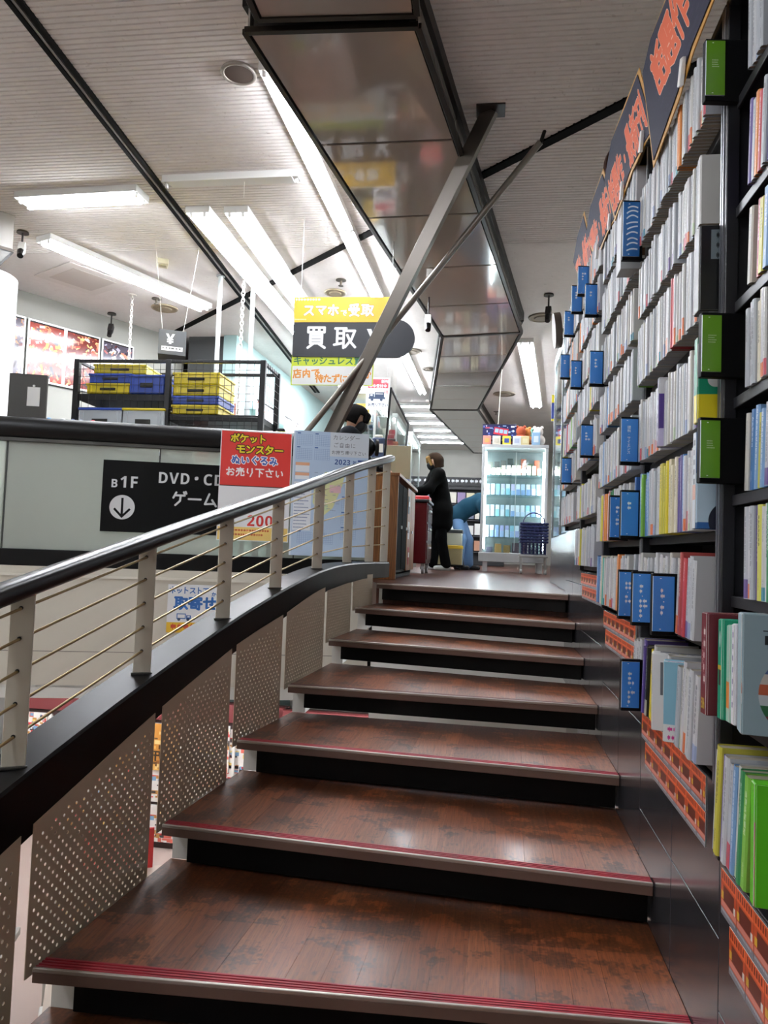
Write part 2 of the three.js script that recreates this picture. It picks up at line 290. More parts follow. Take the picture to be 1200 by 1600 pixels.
// ---------- fluorescent fittings ----------
const glowMat = new THREE.MeshStandardMaterial({ color: 0xffffff, emissive: 0xf3f7ff, emissiveIntensity: TUBE_GLOW, roughness: 0.4 });
const fittingMat = M(0xe9e9e6, 0.5);
function fitting(name, label, [x0, z0], [x1, z1], lit = true, tubes = 2, y = CEIL, group = 'fluorescent ceiling fittings', power = 1, wide = 0.23) {
  const L = Math.hypot(x1 - x0, z1 - z0), w = tubes === 2 ? wide : 0.1;
  const t = thing(name, label, 'ceiling light', [(x0 + x1) / 2, y, (z0 + z1) / 2], Math.atan2(x1 - x0, z1 - z0), group);
  const s = new THREE.Shape([[-w / 2, 0], [w / 2, 0], [w / 2, -0.059], [w / 2 - 0.006, -0.059], [w / 2 - 0.01, -0.05], [-w / 2 + 0.01, -0.05], [-w / 2 + 0.006, -0.059], [-w / 2, -0.059]].map((q) => new THREE.Vector2(...q)));
  part(t, 'housing', new THREE.ExtrudeGeometry(s, { depth: L, bevelEnabled: false }).translate(0, 0, -L / 2), fittingMat);
  for (const e of [-1, 1]) part(t, 'end_cap', RB(w, 0.06, 0.012, 0.003), fittingMat, [0, -0.032, e * (L / 2)]);
  for (const sx of tubes === 2 ? [-1, 1] : [0]) {
    if (lit) part(t, 'fluorescent_tube', C(0.017, 0.017, L - 0.07, 12), glowMat, [sx * w * 0.27, -0.072, 0], [Math.PI / 2, 0, 0]);
    for (const e of [-1, 1]) part(t, 'lamp_holder', RB(0.028, 0.05, 0.02, 0.004), fittingMat, [sx * w * 0.27, -0.068, e * (L / 2 - 0.02)]);
  }
  if (!lit) { part(t, 'pull_cord', rod(V(0, -0.05, L * 0.1), V(0, -0.2, L * 0.1), 0.002, 6), fittingMat); part(t, 'reflector', RB(w * 1.1, 0.012, L - 0.1, 0.003), fittingMat, [0, -0.058, 0]); }
  if (lit) {
    for (const sx of tubes === 2 ? [-1, 1] : [0]) {      // one light along the underside of each tube
      const l = new THREE.RectAreaLight(0xf3f6ff, TUBE_LIGHT * power * 0.6, 0.03, L - 0.08);
      l.position.set(sx * w * 0.27, -0.092, 0); l.rotation.x = -Math.PI / 2; t.add(l);
    }
  }
  return t;
}
const run = (x0, z0, x1, z1, n, f) => { for (let i = 0; i < n; i++) f(i, [lerp(x0, x1, i / n), lerp(z0, z1, i / n)], [lerp(x0, x1, (i + 0.985) / n), lerp(z0, z1, (i + 0.985) / n)]); };
const ORD = ['nearest', 'second', 'third', 'fourth', 'fifth', 'sixth'];
run(-1.46, -4.4, -1.3, -14.0, 4, (i, a, b) => fitting('fluorescent_light', ORD[i] + ' twin tube fitting in the row beside the long taupe soffit', a, b, true, 2, CEIL, 'fluorescent ceiling fittings', 1, 0.15));
run(-2.72, -6.32, -2.72, -13.7, 3, (i, a, b) => fitting('fluorescent_light', ORD[i] + ' twin tube fitting in the left of two parallel rows behind the hanging sign', a, b));
run(-2.36, -6.34, -2.46, -13.7, 3, (i, a, b) => fitting('fluorescent_light', ORD[i] + ' twin tube fitting in the right of two parallel rows behind the hanging sign', a, b));
fitting('fluorescent_light', 'short twin tube ceiling light near the left edge, parallel to the balcony', [-4.28, -6.05], [-3.1, -6.0]);
fitting('fluorescent_light', 'diagonal twin tube ceiling light above the poster wall on the left', [-4.58, -6.84], [-3.7, -9.0]);
fitting('fluorescent_light', 'unlit single white batten with a short pull cord on the ribbed ceiling', [-2.8, -5.8], [-1.62, -5.78], false, 1);
run(0.46, -10.55, 0.92, -15.2, 2, (i, a, b) => fitting('fluorescent_light', (i ? 'farther' : 'nearer') + ' twin tube fitting right of the zigzag soffit, above the display case', a, b));
for (let i = 0; i < 6; i++) fitting('fluorescent_light', ORD[i] + ' of the crosswise tube fittings at the far end behind the person in black', [-1.9, -15.2 - i * 1.0], [-0.35, -15.2 - i * 1.0], true, 1, CEIL);
// fittings over the part of the stair hall that lies outside the frame on the left
run(-4.4, 1.6, -4.4, -3.4, 2, (i, a, b) => fitting('fluorescent_light', (i ? 'farther' : 'nearer') + ' twin tube fitting over the open stair well, left of the frame', a, b));
run(-2.2, 2.9, -2.2, 0.4, 1, (i, a, b) => fitting('fluorescent_light', 'twin tube fitting over the entrance behind the camera', a, b, true, 2, CEIL, 'fluorescent ceiling fittings', 0.35));
// basement fittings under the balcony floor
{  // lamp added to brighten the white wall behind the riser slits
  const t = fitting('fluorescent_light', 'added twin tube fitting under the stairs, brightening the white wall below the landing', [-0.75, 0], [0.45, 0], true, 2, 0, 'basement fittings', 0.6);
  t.position.set(-0.15, -1.5, -4.75); t.rotation.set(0, Math.PI / 2, 0); t.rotateZ(-2.2);
  part(t, 'bracket', rod(V(0, 0, 0), V(0.75, -0.55, 0), 0.015, 8), fittingMat);
}
for (const [i, [x, z]] of [[-3.2, -7.2], [-1.2, -7.4], [-5.2, -7.0]].entries()) fitting('fluorescent_light', ORD[i] + ' twin tube fitting on the basement ceiling', [x - 0.6, z], [x + 0.6, z], true, 2, -0.98, 'basement fittings');
// ---------- staircase ----------
const NOSE = [
  [[-0.82, -5.6], [0.556, -5.11]], [[-0.9, -5.13], [0.556, -4.7]], [[-0.95, -4.51], [0.556, -4.26]], [[-1.0, -3.77], [0.556, -3.73]], [[-1.08, -3.23], [0.556, -3.12]],
  [[-1.14, -2.61], [0.556, -2.5]], [[-1.2, -1.94], [0.556, -2.04]], [[-1.24, -1.32], [0.556, -1.5]], [[-1.28, -0.72], [0.556, -0.95]], [[-1.32, -0.16], [0.556, -0.4]],
];
const RISE = 0.155;
const stringTop = [[-0.3, -0.8], [-1.2, -0.58], [-1.77, -0.43], [-2.16, -0.325], [-2.63, -0.21], [-3.18, -0.085], [-3.66, 0.015], [-4.2, 0.1], [-4.69, 0.145], [-5.2, 0.16], [-6.05, 0.16]];
const stringBot = [[-0.3, -1.0], [-1.2, -0.77], [-1.79, -0.62], [-2.23, -0.49], [-2.65, -0.37], [-3.39, -0.19], [-4.3, -0.03], [-5.18, 0.035], [-6.05, 0.04]];
const stringX = [[-0.3, -1.33], [-1.32, -1.25], [-1.94, -1.21], [-2.61, -1.15], [-3.23, -1.09], [-3.77, -1.02], [-4.51, -0.955], [-5.13, -0.9], [-5.6, -0.83], [-6.05, -0.73]];
const tab = (t, z) => { for (let i = 0; i < t.length - 1; i++) if (z <= t[i][0] && z >= t[i + 1][0]) return lerp(t[i][1], t[i + 1][1], (t[i][0] - z) / (t[i][0] - t[i + 1][0])); return z > t[0][0] ? t[0][1] : t[t.length - 1][1]; };
const smoothTab = (t, z) => (tab(t, z - 0.22) + tab(t, z - 0.11) + tab(t, z) + tab(t, z + 0.11) + tab(t, z + 0.22)) / 5;
function sweep(stations) {   // stations: rows of ring points; joins them into a tube with flat ends
  const n = stations[0].length, pos = [], idx = [];
  for (const s of stations) for (const p of s) pos.push(...p);
  for (let i = 0; i < stations.length - 1; i++) for (let j = 0; j < n; j++) { const a = i * n + j, b = i * n + ((j + 1) % n), c = a + n, d = b + n; idx.push(a, c, b, b, c, d); }
  for (let j = 1; j < n - 1; j++) { idx.push(0, j, j + 1); const o = (stations.length - 1) * n; idx.push(o, o + j + 1, o + j); }
  const g = new THREE.BufferGeometry(); g.setAttribute('position', new THREE.Float32BufferAttribute(pos, 3)); g.setIndex(idx);
  const q = g.toNonIndexed(); q.computeVertexNormals(); q.setAttribute('uv', new THREE.Float32BufferAttribute(new Float32Array(q.attributes.position.count * 2), 2)); return q;
}
const redStrip = new THREE.MeshStandardMaterial({ roughness: 0.5, map: dataTex(256, 64, (x, y) => { const w = vnoise(x / 16, y / 8, 16) * 0.6 + vnoise(x / 4, y / 4, 64) * 0.4, k = w > 0.62 ? 0.55 : 1; return [168 * k + 20 * w, 22 + 40 * (1 - k), 44 + 24 * (1 - k)]; }) });
const brownStrip = new THREE.MeshStandardMaterial({ roughness: 0.5, map: dataTex(256, 64, (x, y) => { const w = vnoise(x / 14, y / 8, 16); return [92 + 30 * w, 56 + 18 * w, 50 + 16 * w]; }) });
const noseMetal = M(0xbdb6ae, 0.38, 0.75), noseFace = M(0x6a5248, 0.5), riserMat = M(0x040404, 0.5, 0, { specularIntensity: 0.35 }), lipMat = M(0x2c2826, 0.55);
{
  const st = thing('staircase', 'dark wooden staircase with black risers curving up to the shop floor', 'staircase');
  for (let k = 0; k < 9; k++) {
    const y = -RISE * k, [L, R] = NOSE[k], up = k ? NOSE[k - 1] : null;
    const tr = new THREE.Group(); tr.name = 'tread'; st.add(tr);
    // back edge lies under the next tread (the top one ends at the floor slab)
    const back = up ? [[up[0][0], up[0][1] - 0.1], [0.556, up[1][1] - 0.1]] : [[-0.84, -5.71], [0.556, -5.21]];
    const P = (f, g) => [lerp(lerp(L[0], R[0], f), lerp(back[0][0], back[1][0], f), g), lerp(lerp(L[1], R[1], f), lerp(back[0][1], back[1][1], f), g)];
    const len = Math.hypot(R[0] - L[0], R[1] - L[1]), n = Math.round(len / 0.098), dp = Math.abs(lerp(back[0][1] - L[1], back[1][1] - R[1], 0.5)), gs = 0.058 / dp;
    for (let i = 0; i < n; i++) {
      const f0 = i / n + 0.00015, f1 = (i + 1) / n - 0.00015;
      const g = prism([P(f0, gs), P(f0, 1), P(f1, 1), P(f1, gs)], y - 0.012, y + rr(-0.0004, 0.0004));
      const uv = g.attributes.uv, ps = g.attributes.position; for (let q = 0; q < uv.count; q++) { const fx = (ps.getX(q) - L[0]) / (0.556 - L[0]), zn = lerp(L[1], R[1], fx); uv.setXY(q, (0.556 - ps.getX(q)) / 1.8 + (k % 3) * 0.004, ((zn - ps.getZ(q)) / (dp - 0.1)) * 0.72 + 0.02); }
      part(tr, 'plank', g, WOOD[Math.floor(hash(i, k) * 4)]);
    }
    part(tr, 'deck', prism([P(0.001, gs * 0.4), P(0.001, 0.995), P(0.999, 0.995), P(0.999, gs * 0.4)], y - 0.034, y - 0.0125), M(0x15100e, 0.7));
    // nosing: metal edge, ribbed anti-slip strip, painted front
    const at = (f, dz, dy) => V(...(([x, z]) => [x, y + dy, z])(P(f, dz / dp)));
    part(tr, 'metal_edge', bar(at(0.001, 0.004, 0), at(0.999, 0.004, 0), 0.01, 0.012, 0.003), noseMetal);
    const strip = k >= 4 ? redStrip : brownStrip;
    for (let q = 0; q < 4; q++) part(tr, 'grip_rib', bar(at(0.001, 0.0145 + q * 0.0115, 0.0005), at(0.999, 0.0145 + q * 0.0115, 0.0005), 0.0085, 0.008, 0.002), strip);
    part(tr, 'grip_base', prism([P(0.001, 0.009 / dp), P(0.001, gs), P(0.999, gs), P(0.999, 0.009 / dp)], y - 0.012, y - 0.002), M(0x5a1820, 0.6));
    part(tr, 'front_edge', bar(at(0.001, 0.006, -0.02), at(0.999, 0.006, -0.02), 0.012, 0.03, 0.002), noseFace);
    // black riser box set back under the nosing, an open slit below it, a lip at the tread behind it
    const low = -(RISE - (k >= 4 ? 0.012 : 0.034));
    const a = at(0.045, 0.085, (-0.034 + low) / 2), b = at(0.998, 0.085, (-0.034 + low) / 2);
    part(tr, 'riser', bar(a, b, 0.06, -low - 0.034, 0.003), riserMat);
    if (k >= 4) part(tr, 'back_lip', bar(at(0.02, 0.125, -RISE + 0.014), at(0.998, 0.125, -RISE + 0.014), 0.02, 0.026, 0.003), lipMat);
    part(tr, 'bracket', prism([[L[0] + 0.005, L[1] - 0.1], [L[0] + 0.005, L[1] - 0.34], [L[0] + 0.075, L[1] - 0.34], [L[0] + 0.075, L[1] - 0.1]], y - RISE + 0.001, y - 0.036), whitePaint);
  }
  // the curved black side beam
  const S = [], zs = [];
  for (let z = -0.3; z >= -6.05; z -= 0.115) zs.push(z);
  for (const z of zs) {
    const x = smoothTab(stringX, z) - 0.012, t = smoothTab(stringTop, z), b = smoothTab(stringBot, z), w = 0.155, c = 0.008;
    S.push([[x, b + c, z], [x, t - c, z], [x - c, t, z], [x - w + c, t + 0.002, z], [x - w, t - c, z], [x - w, b + c, z], [x - w + c, b, z], [x - c, b, z]]);
  }
  part(st, 'side_beam', sweep(S), blackPaint);
  // perforated metal panels between beam and treads, a slit between each two
  const panelMat = M(0xc8b9a2, 0.5, 0.1), stud = M(0xdcdcd4, 0.5);
  for (let k = 1; k < 9; k++) {
    const a = NOSE[k][0], b = NOSE[k - 1][0], dx = b[0] - a[0], dz = b[1] - a[1], len = Math.hypot(dx, dz), y0 = -RISE * k - (k > 3 ? 0.03 : 0.02);
    const s0 = 0.0, s1 = len - 0.05, zAt = (s) => a[1] + (dz * s) / len, topAt = (s) => smoothTab(stringBot, zAt(s)) + 0.035;
    const sh = new THREE.Shape(); sh.moveTo(s0, y0); sh.lineTo(s1, y0); for (let q = 6; q >= 0; q--) { const s = lerp(s0, s1, q / 6); sh.lineTo(s, Math.max(y0 + 0.03, topAt(s))); }
    const pit = 0.037, r = 0.005;
    for (let row = 0, yy = y0 + 0.03; yy < 0.3; yy += pit / 2, row++) for (let s = s0 + 0.022 + (row % 2) * pit * 0.5; s < s1 - 0.018; s += pit) {
      if (yy > topAt(s) - 0.045) continue;
      const h = new THREE.Path(); for (let q = 0; q < 8; q++) { const an = (-q / 8) * Math.PI * 2, px = s + Math.cos(an) * r, py = yy + Math.sin(an) * r; q ? h.lineTo(px, py) : h.moveTo(px, py); } sh.holes.push(h);
    }
    const g = new THREE.ExtrudeGeometry(sh, { depth: 0.0025, bevelEnabled: false });
    part(st, 'perforated_panel', g, panelMat, [a[0] - 0.02, 0, a[1]], [0, Math.atan2(-dz, dx), 0]);
    const s = len - 0.025; part(st, 'hanger', B(0.02, Math.max(0.06, topAt(s) - y0 + 0.02), 0.012), k < 6 ? stud : M(0x77706a, 0.5), [a[0] + (dx * s) / len - 0.05, (topAt(s) + y0) / 2, zAt(s)], [0, Math.atan2(-dz, dx), 0]);
  }
}
// ---------- stair railing ----------
const railY = (z) => 0.085 + 0.2195 * (-z - 1.8), railX = (z) => smoothTab(stringX, z) - 0.075;
{
  const rl = thing('stair_railing', 'stair railing with black rounded handrail, pale grey flat posts and thin brass rods', 'railing');
  const S = [];
  for (let z = -0.4; z >= -6.12; z -= 0.09) {
    const x = railX(z), y = railY(z), ring = [];
    for (let q = 0; q < 16; q++) { const a = (q / 16) * Math.PI * 2, cx = Math.cos(a), sy = Math.sin(a); ring.push([x + Math.sign(cx) * Math.pow(Math.abs(cx), 0.75) * 0.043, y + Math.sign(sy) * Math.pow(Math.abs(sy), 0.8) * 0.03, z]); }
    S.push(ring.reverse());
  }
  const hg = sweep(S); hg.deleteAttribute('normal'); const { mergeVertices } = await import('three/addons/utils/BufferGeometryUtils.js');
  hg.deleteAttribute('uv'); const hm = mergeVertices(hg, 1e-4); hm.computeVertexNormals();
  part(rl, 'handrail', hm, M(0x09090a, 0.28, 0, { specularIntensity: 0.8 }));
  const pz = [-0.72, -1.32, -1.93, -2.57, -3.21, -3.79, -4.47, -5.13, -5.63, -5.98];
  const brass = M(0xb09a70, 0.35, 0.7), holeMat = M(0x1b1a18, 0.6);
  const top = (z) => smoothTab(stringTop, z);
  pz.forEach((z, i) => {
    const y0 = top(z) - 0.004, y1 = railY(z) - 0.012, tan = Math.atan2(railX(z - 0.1) - railX(z + 0.1), -0.2);
    const p = new THREE.Group(); p.name = 'post'; p.position.set(railX(z), y0, z); p.rotation.y = tan + 0.55; rl.add(p);
    part(p, 'bar', RB(0.062, y1 - y0, 0.014, 0.002), postPaint, [0, (y1 - y0) / 2, 0]);
    part(p, 'foot_plate', RB(0.074, 0.008, 0.03, 0.002), M(0x3a3935, 0.5), [0, 0.004, 0]);
    const A = [0.17, 0.35, 0.53, 0.71, 0.88];
    if (i < pz.length - 1) for (const f of A) {
      const zb = pz[i + 1];
      part(rl, 'rod', rod(V(railX(z), lerp(top(z), railY(z), f), z), V(railX(zb), lerp(top(zb), railY(zb), f), zb), 0.0045, 8), brass);
    }
    for (const f of A) part(p, 'grommet', C(0.006, 0.006, 0.018, 10), holeMat, [0.004, lerp(0, railY(z) - top(z), f) + 0.004, 0], [Math.PI / 2, 0, 0]);
  });
}
function facingBar(a, b, w, h) {       // a bar whose broad side looks down the stairs, turned a little to show its edge
  const d = b.clone().sub(a), L = d.length(); d.normalize();
  const wide = d.clone().cross(V(-0.45, -0.1, 1).normalize()).normalize(), thin = wide.clone().cross(d).normalize();
  const m = new THREE.Matrix4().makeBasis(wide, d, thin); m.setPosition(a.clone().add(b).multiplyScalar(0.5));
  return new RoundedBoxGeometry(w, L, h, 1, 0.003).applyMatrix4(m);
}
// ---------- diagonal struts from the balcony up to the ceiling ----------
{
  const t = thing('steel_strut', 'wide flat brushed steel strut slanting from the balcony up to the ceiling', 'strut');
  part(t, 'flat_bar', facingBar(V(-1.45, 1.0, -6.13), V(-0.06, CEIL, -5.04), 0.115, 0.045), steelBrushed);
  part(t, 'ceiling_plate', RB(0.2, 0.012, 0.16, 0.003), M(0x3a3430, 0.4, 0.6), [-0.06, CEIL - 0.006, -5.04]);
  const r = thing('steel_rod_brace', 'thin round steel brace crossing the wide flat strut', 'strut');
  part(r, 'tube', rod(V(-1.7, 1.0, -6.02), V(0.3, CEIL - 0.09, -5.32), 0.024, 16), M(0x8a857e, 0.35, 0.85));
  part(r, 'hook', rod(V(0.3, CEIL - 0.1, -5.32), V(0.33, CEIL, -5.33), 0.014, 12), M(0x2a2623, 0.4, 0.6));
}
// ---------- bookcase wall beside the stairs ----------
const SHELF_X = 0.556, SPINE_X = 0.512;
const BAYS = [
  { z0: -0.95, z1: -1.85, name: 'nearest', deep: 0.046, rows: [-0.4, -0.09, 0.175, 0.41, 0.64, 0.87, 1.1, 1.37], top: 1.62, base: -1.7 },
  { z0: -1.85, z1: -2.74, name: 'second', rows: [-0.24, 0.055, 0.33, 0.59, 0.865, 1.11, 1.375], top: 1.62, base: -1.5 },
  { z0: -2.74, z1: -3.62, name: 'third', rows: [0.05, 0.33, 0.58, 0.835, 1.065, 1.32, 1.56], top: 1.8, base: -1.2 },
  { z0: -3.62, z1: -4.49, name: 'fourth', rows: [0.21, 0.475, 0.765, 1.02, 1.235, 1.47, 1.7], top: 1.93, base: -0.9 },
  { z0: -4.49, z1: -5.36, name: 'fifth', rows: [0.47, 0.72, 0.95, 1.2, 1.45, 1.68], top: 1.93, base: -0.6 },
];
const frameMat = M(0x232327, 0.35, 0.25), deckMat = M(0x2b2b2f, 0.4, 0.2), backMat = M(0x0c0c0e, 0.8), trimSilver = M(0x9a9ca3, 0.3, 0.8);
const tileMat = new THREE.MeshPhysicalMaterial({ color: 0x38373a, roughness: 0.22, clearcoat: 0.5, clearcoatRoughness: 0.15, bumpMap: grimeRough, bumpScale: 0.0003 });
BAYS.forEach((b, i) => {
  const u = thing('bookcase', `dark grey steel bookcase bay beside the stairs, ${b.name} one up from the camera`, 'bookcase', [SHELF_X, b.base, (b.z0 + b.z1) / 2]);
  const w = b.z0 - b.z1, BAYTOP = b.top, Y = (y) => y - b.base, lo = b.rows[0] - 0.03;
  part(u, 'back_panel', B(0.014, BAYTOP - lo, w - 0.002), backMat, [0.2, Y((BAYTOP + lo) / 2), 0]);
  for (const s of [-1, 1]) part(u, 'side_panel', B(0.2, BAYTOP - lo, 0.014), frameMat, [0.1, Y((BAYTOP + lo) / 2), s * (w / 2 - 0.008)]);
  for (const s of [-1, 1]) { const p = part(u, 'upright', RB(0.03, BAYTOP - lo, 0.026, 0.003), frameMat, [0.004, Y((BAYTOP + lo) / 2), s * (w / 2 - 0.0135)]); part(p, 'silver_strip', B(0.003, BAYTOP - lo - 0.01, 0.008), trimSilver, [-0.0165, 0, s * 0.006]); }
  for (const y of b.rows) { const d = part(u, 'shelf', RB(0.175, 0.02, w - 0.03, 0.003), deckMat, [0.105, Y(y - 0.01), 0]); part(d, 'price_rail', RB(0.008, 0.026, w - 0.05, 0.002), deckMat, [-0.09, -0.002, 0]); }
  part(u, 'top_board', RB(0.22, 0.025, w - 0.004, 0.004), frameMat, [0.1, Y(BAYTOP), 0]);
  // tiled base below the lowest shelf: two courses, each panel a piece of its own
  const baseTop = b.rows[0] - 0.034, cut = baseTop - 0.34;
  for (const [y1, y0] of [[baseTop, cut], [cut, b.base]]) for (const h of [0, 1]) {
    part(u, 'base_tile', RB(0.03, y1 - y0 - 0.003, w / 2 - 0.003, 0.002), tileMat, [0.016, Y((y0 + y1) / 2), (h - 0.5) * (w / 2)]);
  }
  part(u, 'base_core', B(0.17, baseTop - b.base - 0.006, w - 0.004), backMat, [0.117, (baseTop - b.base) / 2, 0]);
  // landing bays stand on steps; their foot reaches the floor below the stairs
});
// --- spine designs in one atlas: 64 cells of 64 x 256 ---
const NC = 64, CELLS = [];
const atlas = canvasTex(2048, 512, (g) => {
  g.fillStyle = '#b9b2a2'; g.fillRect(0, 0, 2048, 512);
  for (let i = 0; i < NC; i++) {
    const x = (i % 32) * 64, y = Math.floor(i / 32) * 256;
    let base, ink = '#2b2b30', band = null, kind;
    if (i < 30) { kind = 'white'; base = pick(['#c8cbcf', '#bfc2c8', '#d0d0cd', '#bcc0c7', '#cac8bf', '#b6bcc3', '#cecdd1']); band = rnd() < 0.35 ? pick(['#c4505e', '#9aa7c8', '#d8d04c', '#e07848', '#4f92a8', '#6d5a94', '#cf4860', '#b7c8a8']) : null; ink = pick(['#55585f', '#7d828c', '#8b8fa0', '#3c3f47']); }
    else if (i < 36) { kind = 'yellow'; base = pick(['#d6d23a', '#e0cf2e', '#d9d764', '#c9c14a', '#e3a72c']); ink = '#3a3510'; }
    else if (i < 42) { kind = 'blue'; base = pick(['#3f74ae', '#5e8fc4', '#2f5f9c', '#8eb6d8', '#7ba3cf']); ink = '#e8eef4'; }
    else if (i < 46) { kind = 'green'; base = pick(['#2c9a78', '#7fbc4a', '#3d8f5a', '#52b3a4']); ink = '#eef4e8'; }
    else if (i < 50) { kind = 'red'; base = pick(['#a83242', '#c4464e', '#d98a8c', '#b5504f']); ink = '#f2e6e0'; }
    else if (i < 54) { kind = 'dark'; base = pick(['#1d1f26', '#26222c', '#17181b']); ink = '#d8d8d4'; band = pick(['#c9c6bb', '#b9b7a8']); }
    else if (i < 58) { kind = 'purple'; base = pick(['#4c3b7c', '#5d4c92', '#6f649c']); ink = '#e6e0f2'; }
    else if (i < 61) { kind = 'orange'; base = pick(['#e08a3e', '#e2935c', '#d9762e']); ink = '#fff4e4'; }
    else { kind = 'cream'; base = pick(['#dcd3b4', '#cfc5a2', '#e3dcc6']); ink = '#4a4436'; }
    g.fillStyle = base; g.fillRect(x, y, 64, 256);
    if (band) { g.fillStyle = band; const h = rr(20, 70); g.fillRect(x, y + 256 - h - 4, 40, h); }
    // title set vertically, marks too small to read, and a publisher mark at the foot
    g.fillStyle = ink;
    const n = Math.floor(rr(5, 12)), s = rr(9, 15), y0 = y + rr(14, 40);
    for (let q = 0; q < n; q++) { const yy = y0 + q * s * 1.15; if (yy > y + 190) break; for (let k = 0; k < 4; k++) g.fillRect(x + 20 - s / 2 + rr(0, 3), yy + k * s * 0.25, s * rr(0.5, 1), s * 0.11); g.fillRect(x + 20 + rr(-3, 3), yy, s * 0.13, s * 0.9); }
    if (rnd() < 0.6) { g.globalAlpha = 0.7; for (let q = 0; q < 8; q++) g.fillRect(x + 16, y + 196 + q * 4, rr(4, 8), 2); g.globalAlpha = 1; }
    CELLS.push({ i, kind, base });
  }
  g.fillStyle = '#a89f8e'; g.fillRect(31 * 64 + 44, 256, 20, 256);   // page block colour
});
const bookMat = new THREE.MeshStandardMaterial({ map: atlas, roughness: 0.45 });
const PAGE_UV = [(31 * 64 + 56) / 2048, 0.25];
function bookGeo(w, h, d, cell) {                    // spine at x = 0 facing -x, foot at y = 0, thickness along z
  const pos = [], nor = [], uv = [];
  const cx = (cell % 32) * 64, cy = 1 - Math.floor(cell / 32) * 0.5, u = (px) => (cx + px) / 2048, v = (f) => cy - 0.5 + 0.5 * (0.01 + f * 0.98);
  const quad = (a, b, c, e, n, U) => { for (const q of [0, 1, 2, 0, 2, 3]) { pos.push(...[a, b, c, e][q]); nor.push(...n); uv.push(...U[q]); } };
  const prof = [[0.004, -w / 2], [0.0006, -w / 3.2], [0.0006, w / 3.2], [0.004, w / 2]], us = [2, 9, 31, 38];
  for (let i = 0; i < 3; i++) { const [x0, z0] = prof[i], [x1, z1] = prof[i + 1], n = i === 0 ? [-0.8, 0, -0.6] : i === 2 ? [-0.8, 0, 0.6] : [-1, 0, 0]; quad([x0, 0, z0], [x1, 0, z1], [x1, h, z1], [x0, h, z0], n, [[u(us[i]), v(0)], [u(us[i + 1]), v(0)], [u(us[i + 1]), v(1)], [u(us[i]), v(1)]]); }
  const c4 = [[u(46), v(0.05)], [u(60), v(0.05)], [u(60), v(0.6)], [u(46), v(0.6)]];
  quad([0.004, 0, w / 2], [d, 0, w / 2], [d, h, w / 2], [0.004, h, w / 2], [0, 0, 1], c4);
  quad([d, 0, -w / 2], [0.004, 0, -w / 2], [0.004, h, -w / 2], [d, h, -w / 2], [0, 0, -1], c4);
  const e = 0.0012, t = 0.003, P = [PAGE_UV, PAGE_UV, PAGE_UV, PAGE_UV], z = w / 2 - e;
  quad([0.003, h - t, z], [d - t, h - t, z], [d - t, h - t, -z], [0.003, h - t, -z], [0, 1, 0], P);
  quad([0.003, t, -z], [d - t, t, -z], [d - t, t, z], [0.003, t, z], [0, -1, 0], P);
  quad([d - t, t, z], [d - t, t, -z], [d - t, h - t, -z], [d - t, h - t, z], [1, 0, 0], P);
  const g = new THREE.BufferGeometry(); g.setAttribute('position', new THREE.Float32BufferAttribute(pos, 3)); g.setAttribute('normal', new THREE.Float32BufferAttribute(nor, 3)); g.setAttribute('uv', new THREE.Float32BufferAttribute(uv, 2)); return g;
}
const byKind = (k) => CELLS.filter((c) => c.kind === k).map((c) => c.i);
const KIND = Object.fromEntries(['white', 'yellow', 'blue', 'green', 'red', 'dark', 'purple', 'orange', 'cream'].map((k) => [k, byKind(k)]));
const MIX = { pale: { white: 0.93, yellow: 0.02, orange: 0.02, cream: 0.02, blue: 0.01 }, some: { white: 0.72, yellow: 0.07, orange: 0.04, red: 0.04, blue: 0.05, cream: 0.05, green: 0.03 }, colour: { white: 0.34, yellow: 0.1, blue: 0.14, green: 0.1, red: 0.09, dark: 0.1, purple: 0.07, orange: 0.04, cream: 0.02 } };
const drawKind = (mix) => { let r = rnd(); for (const [k, p] of Object.entries(mix)) { if ((r -= p) <= 0) return k; } return 'white'; };
// each row: runs of [kind or mix, how many, thickness range, height range]; gaps are where the section plates stand
const ROWSPEC = {
  '1.0': { lean: 0.1, deep: 0.012, th: [0.018, 0.03], hh: [0.22, 0.25], seq: 'white yellow purple white white blue white green green red white' }, '1.1': { skip: true }, '1.2': { lean: 0, th: [0.014, 0.022], hh: [0.19, 0.2], seq: 'white white white purple yellow white white green white white white' },
  '1.3': { lean: 0.05, th: [0.016, 0.024], hh: [0.16, 0.18], seq: 'white blue blue yellow blue blue white green' }, '1.5': { lean: 0.06, th: [0.02, 0.03], hh: [0.15, 0.17], seq: 'white red yellow blue white white' }, '1.6': { lean: 0.06, seq: 'purple white orange red white white' },
  '2.0': { lean: 0.12, th: [0.016, 0.034], hh: [0.215, 0.24], mix: 'colour' }, '2.1': { lean: 0.1, th: [0.016, 0.03], hh: [0.2, 0.225], mix: 'some' }, '2.2': { lean: 0, th: [0.016, 0.026], hh: [0.19, 0.215], mix: 'colour' },
  '2.3': { lean: 0, th: [0.013, 0.022], hh: [0.19, 0.21], mix: 'some' }, '2.4': { th: [0.011, 0.018], hh: [0.19, 0.205], mix: 'some' },
  '3.0': { lean: 0.1, th: [0.016, 0.028], hh: [0.2, 0.22], mix: 'colour' }, '3.1': { lean: 0.06, th: [0.014, 0.024], hh: [0.2, 0.215], mix: 'colour' }, '3.2': { th: [0.014, 0.022], hh: [0.18, 0.2], mix: 'some' },
  '4.0': { lean: 0.08, th: [0.014, 0.024], hh: [0.19, 0.21], mix: 'pale' }, '4.1': { lean: 0.05, mix: 'some' }, '5.2': { mix: 'colour' },
};
